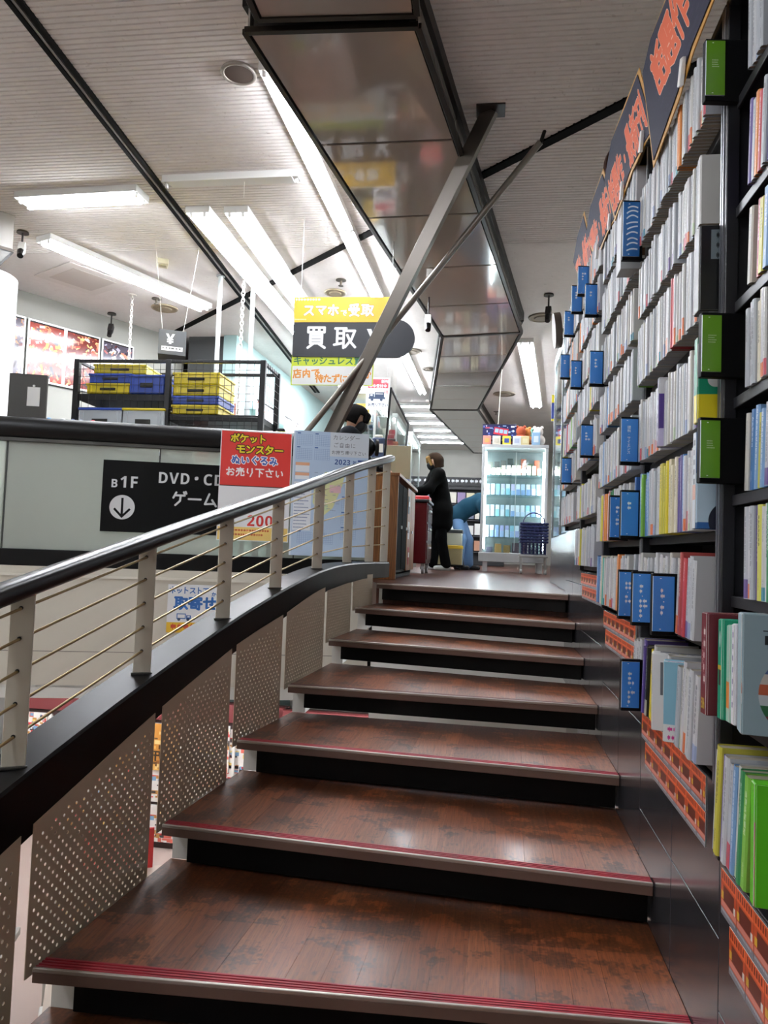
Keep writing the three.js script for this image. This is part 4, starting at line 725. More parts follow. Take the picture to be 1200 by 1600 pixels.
poster('webstore_poster', 'white poster with blue lettering and a truck on the fascia', 'poster', 1.55, -0.265, 0.43, 0.38, printed(512, 452, (g, w, h) => {
  g.fillStyle = '#f0f2f4'; g.fillRect(0, 0, w, h);
  write(g, 'ネットストア', 10, 22, 62, '#3a6fb4', 0.15, null, 1.0); write(g, 'から', 404, 64, 44, '#3a6fb4', 0.15); write(g, '取寄せ', 60, 108, 128, '#2f6cb8', 0.17, null, 1.04);
  g.fillStyle = '#3a6fb4'; g.fillRect(90, 272, 84, 52); g.fillRect(178, 288, 44, 36); g.fillStyle = '#f0f2f4'; g.fillRect(98, 280, 68, 34); g.fillRect(190, 294, 22, 14); g.fillStyle = '#26405f'; g.beginPath(); g.arc(112, 328, 14, 0, 7); g.arc(196, 328, 14, 0, 7); g.fill();
  g.fillStyle = '#f0c23a'; g.fillRect(0, 356, w, 96); finePrint(g, 40, 378, 400, 1, 56, '#d8553a');
}, 0.45), 0.012);
// ---------- hanging signs ----------
{
  const black = M(0x2a2c30, 0.5), t = thing('buying_sign', 'large hanging sign lettered 買取 in white on black with a rounded right end', 'sign', [-1.78, 0, -6.62], 0.02);
  const plate = (w, h, d, x, y, z, mat, name) => { const [g, m] = board(w, h, d, mat, M(0xdedcd2, 0.5)); return part(t, name, g, m, [x + w / 2, y + h / 2, z]); };
  plate(0.9, 0.235, 0.008, -0.06, 2.345, 0.03, printed(640, 168, (g, w, h) => { g.fillStyle = '#e9b735'; g.fillRect(0, 0, w, h); finePrint(g, 8, 10, 190, 1, 20, '#f6f0dc'); write(g, 'スマホ', 62, 48, 78, '#f7f4e8', 0.18, ['#b98a1e', 6], 1.04); write(g, 'で', 312, 84, 44, '#f7f4e8', 0.16); write(g, '受取', 360, 44, 84, '#f7f4e8', 0.16, ['#b98a1e', 6], 1.05); finePrint(g, 8, 146, 120, 1, 12, '#f2e2b0'); }), 'phone_panel');
  const sh = new THREE.Shape(); sh.moveTo(-0.06, 2.02); sh.lineTo(0.9, 2.02); sh.absarc(0.9, 2.195, 0.175, -Math.PI / 2, Math.PI / 2, false); sh.lineTo(-0.06, 2.37); sh.lineTo(-0.06, 2.02);
  const mainMat = printed(1024, 316, (g, w, h) => { g.fillStyle = '#2b2d32'; g.fillRect(0, 0, w, h); write(g, '買取', 100, 52, 196, '#eef0f0', 0.115, null, 1.24); write(g, '¥', 622, 40, 230, '#eef0f0'); });
  const g = new THREE.ExtrudeGeometry(sh, { depth: 0.03, bevelEnabled: false, curveSegments: 20 }), uv = g.attributes.uv, p = g.attributes.position; for (let q = 0; q < uv.count; q++) uv.setXY(q, (p.getX(q) + 0.06) / 1.135, (p.getY(q) - 2.02) / 0.35);
  part(t, 'main_panel', g, [mainMat, black]);
  plate(0.77, 0.285, 0.006, -0.065, 1.755, 0.02, printed(640, 240, (g2, w, h) => { g2.fillStyle = '#c6d63a'; g2.fillRect(0, 0, w, h); write(g2, 'キャッシュレス買取', 14, 12, 66, '#2c6a52', 0.13, null, 1.02); g2.fillStyle = '#e6e6e2'; g2.beginPath(); g2.roundRect(8, 88, w - 16, 146, 8); g2.fill(); g2.save(); g2.rotate(-0.05); write(g2, '店内で', 6, 116, 70, '#e0913c', 0.15); g2.restore(); write(g2, '待たずに買取', 190, 152, 66, '#e0913c', 0.15, null, 0.96); write(g2, '♪', 572, 118, 68, '#e0913c', 0.12); }), 'cashless_panel');
  for (const x of [0, 0.85]) part(t, 'hanging_wire', rod(V(x, 2.58, 0.03), V(x, CEIL, 0.03), 0.003, 6), M(0xcfcfca, 0.4, 0.5));
  // truck notice
  const t2 = thing('truck_notice', 'small white hanging notice with a red header and a blue truck', 'sign', [-1.24, 0, -8.0], 0.05);
  const [g3, m3] = board(0.26, 0.36, 0.004, printed(300, 416, (g2, w, h) => { g2.fillStyle = '#eceeee'; g2.fillRect(0, 0, w, h); g2.fillStyle = '#d23c4a'; g2.fillRect(20, 20, 260, 116); write(g2, '年中受付中', 34, 84, 46, '#f4f0f0', 0.13, null, 1.0); write(g2, '新刊', 190, 30, 44, '#f4f0f0', 0.13); g2.fillStyle = '#2d3f5c'; g2.fillRect(110, 190, 120, 66); g2.fillRect(40, 212, 64, 44); g2.fillStyle = '#e4e8ec'; g2.fillRect(120, 206, 100, 10); g2.fillRect(54, 220, 30, 18); g2.fillStyle = '#2d3f5c'; g2.fillRect(34, 252, 210, 26); g2.beginPath(); g2.arc(78, 286, 18, 0, 7); g2.arc(196, 286, 18, 0, 7); g2.fill(); for (let i = 0; i < 6; i++) { g2.fillStyle = '#d23c4a'; g2.fillRect(232 + (i % 3) * 18, 168 + Math.floor(i / 3) * 22, 12, 12); } write(g2, 'お売り下さい', 26, 330, 44, '#2d3f5c', 0.12, null, 0.98); }, 0.5)); part(t2, 'sheet', g3, m3, [0, 1.985, 0]);
  for (const x of [-0.1, 0.1]) part(t2, 'hanging_wire', rod(V(x, 2.16, 0), V(x, CEIL, 0), 0.002, 6), M(0xdadad4, 0.5));
  // yen cube
  const face = (bg, small) => printed(256, 256, (g2, w, h) => { g2.fillStyle = bg; g2.fillRect(0, 0, w, h); write(g2, '¥', 66, 16, 140, '#eef0f0'); g2.fillStyle = '#e6e8e8'; g2.fillRect(30, 172, 196, 44); for (let i = 0; i < 6; i++) finePrint(g2, 40 + i * 30, 184, 24, 1, 24, bg); }, 0.5);
  const c = thing('yen_cube', 'hanging grey cube with a white yen sign on each face', 'sign', [-3.26, 2.275, -7.12], 0.42), f1 = face('#4a4c4e'), f2 = face('#6a6c6e');
  part(c, 'box', new THREE.BoxGeometry(0.27, 0.25, 0.27), [f1, f1, M(0x2c2d2f, 0.6), M(0x2c2d2f, 0.6), f1, f1]);
  for (const sx of [-1, 1]) part(c, 'cord', rod(V(sx * 0.1, 0.12, sx * 0.08), V(sx * 0.02 + sx * 0.2, CEIL - 2.275, 0), 0.0022, 6), M(0xdcd8cc, 0.6));
}
// ---------- wire rack of plastic cases behind the rail ----------
{
  const t = thing('wire_rack', 'black steel shelf rack with wire mesh sides behind the balcony rail', 'rack', [-2.94, 0, -6.62], 0.02);
  const bk = M(0x111214, 0.4, 0.3), W = 1.78, D = 0.5, H = 1.93;
  for (const x of [-W / 2, -0.0, W / 2]) for (const z of [-D / 2, D / 2]) part(t, 'upright', RB(0.05, H, 0.05, 0.005), bk, [x, H / 2, z]);
  for (const [x, ys] of [[-W / 4, [0.4, 1.2, 1.58]], [W / 4, [0.4, 1.4]]]) for (const y of ys) part(t, 'shelf', RB(W / 2 - 0.02, 0.06, D, 0.006), bk, [x, y, 0]);
  for (const z of [-D / 2, D / 2]) part(t, 'top_bar', RB(W, 0.03, 0.025, 0.004), bk, [0, H - 0.015, z]);
  for (const x of [-W / 2, W / 2]) part(t, 'top_bar', RB(0.025, 0.03, D, 0.004), bk, [x, H - 0.015, 0]);
  const wire = []; const cyl = (a, b) => wire.push(rod(a, b, 0.0022, 5));
  for (let x = -W / 2; x <= W / 2; x += 0.068) cyl(V(x, 1.24, D / 2 + 0.02), V(x, H, D / 2 + 0.02));
  for (let y = 1.26; y < H; y += 0.072) cyl(V(-W / 2, y, D / 2 + 0.02), V(W / 2, y, D / 2 + 0.02));
  part(t, 'front_mesh', merge(wire), bk);
  const side = []; for (let z = -D / 2; z <= D / 2; z += 0.068) side.push(rod(V(W / 2 + 0.02, 1.42, z), V(W / 2 + 0.02, H, z), 0.0022, 5)); for (let y = 1.44; y < H; y += 0.072) side.push(rod(V(W / 2 + 0.02, y, -D / 2), V(W / 2 + 0.02, y, D / 2), 0.0022, 5));
  part(t, 'side_mesh', merge(side), bk);
  // plastic cases on it
  const YEL = 0xd8c21c, BLU = 0x2846a0, CLR = 0xb9c0c4;
  const kase = (label, x, y, z, w, h, d, col, lid = null, turn = 0) => {
    const c = thing('plastic_case', label, 'storage case', [-2.94 + x, y, -6.62 + z], turn, 'plastic cases on the wire rack');
    part(c, 'body', RB(w, h, d, 0.012), M(col, 0.35), [0, h / 2, 0]);
    part(c, 'rim', RB(w + 0.014, 0.022, d + 0.014, 0.006), M(lid ?? col, 0.35), [0, h - 0.012, 0]);
    part(c, 'latch', RB(w * 0.36, h * 0.24, 0.012, 0.004), M(0x1a1a12, 0.6), [0, h * 0.45, d / 2 + 0.003]);
    for (const s of [-1, 1]) part(c, 'corner_rib', RB(0.02, h * 0.8, 0.008, 0.003), M(col, 0.35), [s * w * 0.4, h * 0.45, d / 2 + 0.002]);
  };
  kase('flat yellow case lying on top of the left stack', -0.5, 1.806, 0.02, 0.5, 0.09, 0.42, YEL, YEL, 0.06);
  kase('blue lidded case in the middle of the upper left stack', -0.56, 1.71, 0.05, 0.42, 0.092, 0.42, BLU);
  kase('yellow case under the blue one on the upper left shelf', -0.58, 1.612, 0.05, 0.42, 0.096, 0.42, YEL);
  kase('deep blue case with a white label on the upper left shelf', -0.2, 1.612, 0.05, 0.34, 0.18, 0.42, BLU);
  kase('clear case with a blue lid on the lower left shelf', -0.62, 1.232, 0.06, 0.42, 0.24, 0.48, CLR, BLU);
  kase('clear case with a yellow lid on the lower left shelf', -0.2, 1.232, 0.06, 0.4, 0.24, 0.48, CLR, YEL);
  kase('lowest yellow case of the right stack', 0.27, 1.432, 0.04, 0.44, 0.085, 0.42, YEL);
  kase('blue case second from bottom of the right stack', 0.27, 1.52, 0.04, 0.44, 0.08, 0.42, BLU);
  kase('yellow case second from top of the right stack', 0.27, 1.603, 0.04, 0.44, 0.1, 0.42, YEL);
  kase('topmost yellow case of the right stack', 0.27, 1.706, 0.04, 0.44, 0.11, 0.42, YEL);
}
// ---------- poster wall, column and shelves at the far left ----------
{
  const dir = [1.03 / 2.117, -1.85 / 2.117], turn = Math.atan2(1.85, 1.03), W0 = [-5.93, -8.29];
  const at = (s, y, out) => [W0[0] + dir[0] * s + Math.sin(turn) * out, y, W0[1] + dir[1] * s + Math.cos(turn) * out];
  const art = (a, b, c) => printed(256, 384, (g, w, h) => { g.fillStyle = a; g.fillRect(0, 0, w, h); for (let i = 0; i < 130; i++) { g.fillStyle = pick([b, c, a, '#e6d8c8', '#5a2020', '#2a2228', '#c97a5c']); g.save(); g.translate(rnd() * w, rnd() * h); g.rotate(rnd() * 3); g.fillRect(0, 0, rr(10, 60), rr(6, 26)); g.restore(); } g.fillStyle = '#17100f'; g.fillRect(0, 0, w, 10); }, 0.12);
  [['leftmost', -0.07, 'grey and tan', art('#5c5560', '#8f8794', '#b08060')], ['second', 0.457, 'red and orange', art('#8c3226', '#c95a3a', '#d8a24c')], ['third', 0.958, 'dark red', art('#6a241e', '#b0402e', '#e0b070')], ['rightmost', 1.484, 'pale and dark', art('#4a4450', '#a8a0b0', '#9c5a58')]].forEach(([n, s, c, m]) => {
    const t = thing('framed_poster', `${n} glossy ${c} poster in a silver frame on the left wall`, 'poster', at(s, 2.63, 0.03), turn, 'posters on the left wall');
    part(t, 'frame', RB(0.5, 0.78, 0.02, 0.004), M(0xc2c2be, 0.3, 0.6)); const [g, mm] = board(0.455, 0.73, 0.006, m); part(t, 'print', g, mm, [0, 0, 0.0125]);
  });
  const b = thing('wall_cabinet', 'dark grey counter cabinet with a sloped top under the posters', 'cabinet', at(0.6, 0, 0.42), turn);
  part(b, 'body', RB(3.4, 1.45, 0.7, 0.01), M(0x3a3a3a, 0.5), [0, 0.725, 0]); part(b, 'top', RB(3.44, 0.05, 0.76, 0.008), M(0x77797a, 0.4), [0, 1.49, 0], [0.12, 0, 0]); for (const x of [-0.9, 0.1, 1.1]) part(b, 'door', RB(0.9, 1.2, 0.02, 0.005), M(0x1d1d1e, 0.5), [x, 0.75, 0.36]);
  // white column at the edge of the picture
  const c = thing('round_column', 'white glossy column at the left edge of the photo', 'column', [-5.42, 0, -6.95]);
  part(c, 'shaft', C(0.42, 0.42, 2.985, 40), M(0xe6e8e6, 0.18, 0, { clearcoat: 0.5, clearcoatRoughness: 0.1 }), [0, 1.4925, 0]); part(c, 'base_ring', C(0.44, 0.44, 0.1, 40), M(0x55565a, 0.4), [0, 0.05, 0]); part(c, 'cable_box', RB(0.05, 0.12, 0.05, 0.01), M(0x9c8460, 0.6), [0.36, 2.72, 0.25]);
  // small bottles and figures on a low shelf behind the rail
  const sh = thing('low_shelf', 'low black shelf with figures behind the left end of the rail', 'shelf', [-3.72, 0, -6.0], TURN);
  part(sh, 'case', RB(0.66, 1.12, 0.28, 0.008), blackSteel, [0, 0.56, 0]); part(sh, 'top', RB(0.7, 0.03, 0.32, 0.005), M(0x202022, 0.4), [0, 1.135, 0]);
  const FIG = [['blue', 0x2f7fc0, -0.12], ['white', 0xd8d8d8, 0.0], ['navy', 0x24345c, 0.08], ['silver', 0xaab4c4, 0.15], ['red', 0xb02c38, 0.25]];
  for (const [n, col, s] of FIG) {
    const f = thing('small_figure', n + ' toy figure standing on the low black shelf behind the rail', 'figure', [-3.72 + Math.cos(TURN) * s, 1.15, -6.0 - Math.sin(TURN) * s], 0.2, 'toy figures on the low shelf');
    part(f, 'body', new THREE.LatheGeometry([[0.001, 0], [0.03, 0], [0.026, 0.04], [0.033, 0.08], [0.022, 0.11], [0.001, 0.115]].map((q) => new THREE.Vector2(...q)), 14), M(col, 0.45)); part(f, 'head', new THREE.SphereGeometry(0.026, 12, 10), M(col, 0.4), [0, 0.136, 0]);
    for (const sx of [-1, 1]) part(f, 'arm', rod(V(sx * 0.028, 0.095, 0), V(sx * 0.05, 0.05, 0.01), 0.009, 8), M(col, 0.45));
  }
  // panel with notices beside the shelf
  const n = thing('notice_post', 'dark notice post with a pinned white sheet beside the column', 'post', [-3.84, 0, -5.66], TURN);
  part(n, 'panel', RB(0.3, 1.62, 0.04, 0.006), M(0x36342f, 0.5), [0, 0.81, 0]); const [g, m] = board(0.1, 0.16, 0.002, paper); part(n, 'sheet', g, m, [0.05, 1.43, 0.022]); part(n, 'pin', C(0.01, 0.01, 0.008, 10), M(0xc8c8c0, 0.3, 0.6), [0.05, 1.52, 0.024], [Math.PI / 2, 0, 0]);
  // pale wall posters on the blue wall
  for (const [i, [z, lab, m]] of [[-11.3, 'pale blue and pink poster on the blue wall nearest the pillar', art('#c9d4e4', '#e2b4bc', '#8fb0d8')], [-12.7, 'second pale poster on the blue wall behind the wire rack', art('#d8d4da', '#d98a96', '#6a7a8c')]].entries()) { const t = thing('wall_poster', lab, 'poster', [-3.56 + (i ? 0.055 : 0), 1.95, z], Math.PI / 2 - 0.04, 'posters on the blue wall'); const [g2, m2] = board(0.8, 1.15, 0.01, m); part(t, 'print', g2, m2, [0, 0, 0.0]); }
  const br = thing('pin_board', 'brown framed board on the grey pillar behind the yellow cases', 'board', [-4.0, 1.9, -10.38]); part(br, 'frame', RB(0.7, 1.0, 0.03, 0.005), M(0xe2e0d8, 0.5)); part(br, 'face', RB(0.58, 0.88, 0.03, 0.004), M(0x8a5648, 0.6), [0, 0, 0.006]);
}
// ---------- poles and chains beside the hanging cube ----------
const chainMat = M(0xd6d2c8, 0.35, 0.5);
function chain(label, x, z, y0, y1, link = 0.05) {
  const t = thing('hanging_chain', label, 'chain', [x, y0, z], 0, 'chains hanging from the ceiling');
  const n = Math.floor((y1 - y0) / (link * 0.72)), g = cached('lk' + link, () => new THREE.TorusGeometry(link * 0.3, link * 0.09, 6, 10).scale(1, 1.6, 1));
  const list = []; for (let i = 0; i < n; i++) list.push(T(g, 0, (i + 0.5) * ((y1 - y0) / n), 0, 0, (i % 2) * Math.PI / 2));
  part(t, 'links', merge(list), chainMat); part(t, 'ceiling_hook', C(0.05, 0.05, 0.012, 16), chainMat, [0, y1 - y0 - 0.006, 0]);
}
chain('pale chain hanging above the left stack of cases', -4.5, -8.6, 1.95, CEIL);
chain('pale chain hanging beside the white pole behind the rack', -2.86, -8.05, 1.45, CEIL, 0.06);
for (const [x, z, lab] of [[-3.12, -8.0, 'left white ceiling pole behind the yellow cases'], [-2.76, -8.1, 'right white ceiling pole beside the hanging chain']]) { const t = thing('ceiling_pole', lab, 'pole', [x, 0, z], 0, 'white poles behind the rack'); part(t, 'tube', C(0.026, 0.026, CEIL - 0.001, 14), M(0xa8acac, 0.4), [0, CEIL / 2, 0]); part(t, 'flange', C(0.05, 0.05, 0.012, 16), M(0xa8acac, 0.4), [0, CEIL - 0.012, 0]); }
// ---------- things on the ceiling ----------
{
  const disc = (label, x, z, r, col, grille) => { const t = thing(grille ? 'ceiling_speaker' : 'ceiling_diffuser', label, grille ? 'speaker' : 'vent', [x, CEIL, z], 0, grille ? undefined : 'round diffusers on the ceiling'); part(t, 'ring', T(new THREE.TorusGeometry(r, 0.014, 8, 32), 0, 0, 0, Math.PI / 2), M(grille ? 0x9a928a : col, 0.4, grille ? 0.5 : 0), [0, -0.008, 0]); part(t, grille ? 'grille' : 'plate', C(r, r, 0.014, 32), M(col, 0.8), [0, -0.007, 0]); if (!grille) part(t, 'inner_plate', C(r * 0.62, r * 0.55, 0.014, 28), M(col, 0.7), [0, -0.02, 0]); };
  disc('dark round speaker grille in a metal ring beside the brightest tubes', -1.7, -4.5, 0.105, 0x4a3c34, true);
  disc('beige round diffuser right of the diagonal light on the left', -4.3, -9.1, 0.16, 0x9a8c72); disc('small beige diffuser behind the long tube row', -1.9, -8.6, 0.12, 0x9a8c72); disc('round diffuser between the soffit and the bookcase ceiling camera', 0.62, -9.6, 0.16, 0x8f8474); disc('round diffuser behind the far right light', 0.25, -14.2, 0.2, 0x8a8070); disc('flat round diffuser above the counter screen', -1.25, -11.2, 0.16, 0x7c7468); disc('small dark diffuser next to the far left tubes', -1.05, -12.3, 0.1, 0x6c665c);
  const hatch = thing('ceiling_hatch', 'square white access hatch beside the diagonal light', 'hatch', [-4.85, CEIL, -8.05], 1.06); part(hatch, 'frame', RB(0.78, 0.012, 0.78, 0.003), M(0xdcd6cf, 0.6), [0, -0.006, 0]); part(hatch, 'door', RB(0.54, 0.012, 0.54, 0.003), M(0xc8c0b8, 0.6), [0, -0.009, 0]);
  const box = thing('detector_box', 'small cream detector box on the ceiling left of the tubes', 'detector', [-3.62, CEIL, -7.55], 0.5); part(box, 'case', RB(0.12, 0.06, 0.16, 0.01), M(0xd8d0b0, 0.5), [0, -0.03, 0]); part(box, 'lens', RB(0.08, 0.02, 0.06, 0.006), M(0xb0a888, 0.4), [0, -0.065, 0.02]);
  for (const [x, z, lab] of [[-4.25, -8.75, 'brass sprinkler head beside the hanging chain'], [0.12, -16.0, 'sprinkler head on the far right ceiling'], [-1.75, -8.2, 'sprinkler head behind the long tube row']]) { const t = thing('sprinkler_head', lab, 'sprinkler', [x, CEIL, z], 0, 'sprinkler heads'); part(t, 'rose', C(0.06, 0.06, 0.01, 18), M(0x6d655c, 0.4, 0.5), [0, -0.005, 0]); part(t, 'nozzle', C(0.014, 0.014, 0.06, 10), M(0x6d655c, 0.4, 0.6), [0, -0.04, 0]); part(t, 'deflector', C(0.03, 0.03, 0.005, 14), M(0x6d655c, 0.4, 0.6), [0, -0.07, 0]); }
  const cctv = (label, x, z, drop, yaw, pitch, white) => { const t = thing('security_camera', label, 'camera', [x, CEIL, z], yaw, 'ceiling security cameras'); part(t, 'mount', C(0.055, 0.06, 0.02, 20), M(0x2c2622, 0.5), [0, -0.01, 0]); part(t, 'stem', C(0.01, 0.01, drop, 10), M(0x2c2622, 0.5), [0, -drop / 2, 0]); const h = new THREE.Group(); h.name = 'head'; h.position.set(0, -drop, 0); h.rotation.x = pitch; t.add(h); part(h, 'housing', RB(0.07, 0.075, 0.13, 0.012), white ? M(0xe4e2dc, 0.4) : M(0x2a2726, 0.5), [0, 0, 0.02]); part(h, 'lens', C(0.03, 0.036, 0.09, 16), M(0x0c0c0e, 0.3), [0, 0, 0.12], [Math.PI / 2, 0, 0]); };
  cctv('white and black camera at the far left beside the dark soffit corner', -4.75, -6.75, 0.16, 0.5, 0.9, true); cctv('small black camera above the red poster wall', -5.15, -9.3, 0.2, 0.3, 1.0, false); cctv('black camera hanging between the soffit and the bookcase', 0.64, -8.75, 0.2, -0.2, 1.1, false); cctv('white camera hanging just right of the large hanging sign', -0.72, -8.1, 0.5, 0.1, 1.1, true);
  const lamp = thing('ceiling_disc', 'round dark red brown disc hanging behind the banners', 'lamp', [0.95, 2.98, -5.2], 0.2); part(lamp, 'disc', C(0.22, 0.22, 0.05, 32), M(0x4a241a, 0.5), [0, 0, 0], [Math.PI / 2, 0, 0]); part(lamp, 'stem', C(0.01, 0.01, 0.16, 8), M(0x2c2622, 0.5), [0, 0.29, 0]);
}
// ---------- people ----------
const sminf = (a, b, k) => { const h = Math.max(k - Math.abs(a - b), 0) / k; return Math.min(a, b) - h * h * k * 0.25; };
function capsule(p, s) {       // signed distance to a tapered capsule s = [a, b, ra, rb]
  const [a, b, ra, rb] = s, bx = b[0] - a[0], by = b[1] - a[1], bz = b[2] - a[2], px = p[0] - a[0], py = p[1] - a[1], pz = p[2] - a[2], q = bx * bx + by * by + bz * bz;
  const t = q ? Math.min(1, Math.max(0, (px * bx + py * by + pz * bz) / q)) : 0;
  return Math.hypot(px - bx * t, py - by * t, pz - bz * t) - lerp(ra, rb, t);
}
function blob(segs, k, cell, cut = null) {       // one continuous surface round a set of tapered capsules
  const lo = [1e9, 1e9, 1e9], hi = [-1e9, -1e9, -1e9];
  for (const [a, b, ra, rb] of segs) for (const [p, r] of [[a, ra], [b, rb]]) for (let c = 0; c < 3; c++) { lo[c] = Math.min(lo[c], p[c] - r); hi[c] = Math.max(hi[c], p[c] + r); }
  const mid = [0, 1, 2].map((c) => (lo[c] + hi[c]) / 2), half = Math.max(...[0, 1, 2].map((c) => (hi[c] - lo[c]) / 2)) + cell * 3, n = Math.min(150, Math.ceil((2 * half) / cell));
  const mc = new MarchingCubes(n, new THREE.MeshStandardMaterial(), false, false, 200000); mc.isolation = 0;
  const hs = n / 2;
  for (let z = 0; z < n; z++) for (let y = 0; y < n; y++) for (let x = 0; x < n; x++) {
    const p = [mid[0] + ((x - hs) / hs) * half, mid[1] + ((y - hs) / hs) * half, mid[2] + ((z - hs) / hs) * half];
    let d = 1e9; for (const s of segs) { const e = capsule(p, s); d = d > 1e8 ? e : sminf(d, e, s[4] ?? k); }
    if (cut) d = Math.max(d, cut(p));
    mc.field[z * n * n + y * n + x] = -d;
  }
  mc.update();
  const c = mc.count, g = new THREE.BufferGeometry(), pos = new Float32Array(mc.positionArray.subarray(0, c * 3)), nor = new Float32Array(mc.normalArray.subarray(0, c * 3));
  for (let i = 0; i < c; i++) { for (let q = 0; q < 3; q++) pos[i * 3 + q] = mid[q] + pos[i * 3 + q] * half; const l = Math.hypot(nor[i * 3], nor[i * 3 + 1], nor[i * 3 + 2]) || 1; for (let q = 0; q < 3; q++) nor[i * 3 + q] /= l; }
  g.setAttribute('position', new THREE.BufferAttribute(pos, 3)); g.setAttribute('normal', new THREE.BufferAttribute(nor, 3)); return g;
}
const add3 = (a, b) => [a[0] + b[0], a[1] + b[1], a[2] + b[2]];
function handSegs(w, dir, down, side) {        // palm and five bent fingers from the wrist; dir = along the hand, down = palm side
  const cr = [dir[1] * down[2] - dir[2] * down[1], dir[2] * down[0] - dir[0] * down[2], dir[0] * down[1] - dir[1] * down[0]];
  const P = (f, s, d) => [0, 1, 2].map((i) => w[i] + dir[i] * f + cr[i] * s + down[i] * d), out = [[P(0, 0, 0), P(0.075, 0, 0.004), 0.028, 0.034]];
  [[-0.03, 0.05], [-0.01, 0.062], [0.011, 0.057], [0.031, 0.043]].forEach(([s, l]) => { out.push([P(0.08, s, 0.003), P(0.08 + l * 0.55, s * 1.1, 0.01), 0.0098, 0.009, 0.006]); out.push([P(0.08 + l * 0.55, s * 1.1, 0.01), P(0.08 + l, s * 1.1, 0.03), 0.009, 0.0075, 0.006]); });
  out.push([P(0.02, side * 0.03, 0.005), P(0.055, side * 0.055, 0.014), 0.012, 0.0105, 0.008], [P(0.055, side * 0.055, 0.014), P(0.085, side * 0.058, 0.022), 0.0105, 0.009, 0.006]);
  return out;
}
function headSegs(c, f, u) {                   // c centre, f forward, u up
  const P = (a, b, s = 0) => { const r = [u[1] * f[2] - u[2] * f[1], u[2] * f[0] - u[0] * f[2], u[0] * f[1] - u[1] * f[0]]; return [0, 1, 2].map((i) => c[i] + f[i] * a + u[i] * b + r[i] * s); };
  return { P, segs: [[P(-0.02, 0.03), P(0.0, 0.02), 0.088, 0.085], [P(0.03, -0.05), P(0.035, -0.075), 0.058, 0.042], [P(0.093, 0.005), P(0.104, -0.022), 0.009, 0.014, 0.02], [P(-0.01, 0.0, 0.076), P(-0.012, -0.025, 0.078), 0.016, 0.012, 0.012], [P(-0.01, 0.0, -0.076), P(-0.012, -0.025, -0.078), 0.016, 0.012, 0.012], [P(0.08, -0.055, -0.016), P(0.08, -0.055, 0.016), 0.01, 0.01, 0.02]] };
}
const grow = (segs, d) => segs.map(([a, b, ra, rb, k]) => [a, b, ra + d, rb + d, k]);
const norm = (v) => { const l = Math.hypot(...v); return v.map((x) => x / l); };
const cloth = (c) => M(c, 0.95, 0, { clearcoat: 0, specularIntensity: 0.25 });
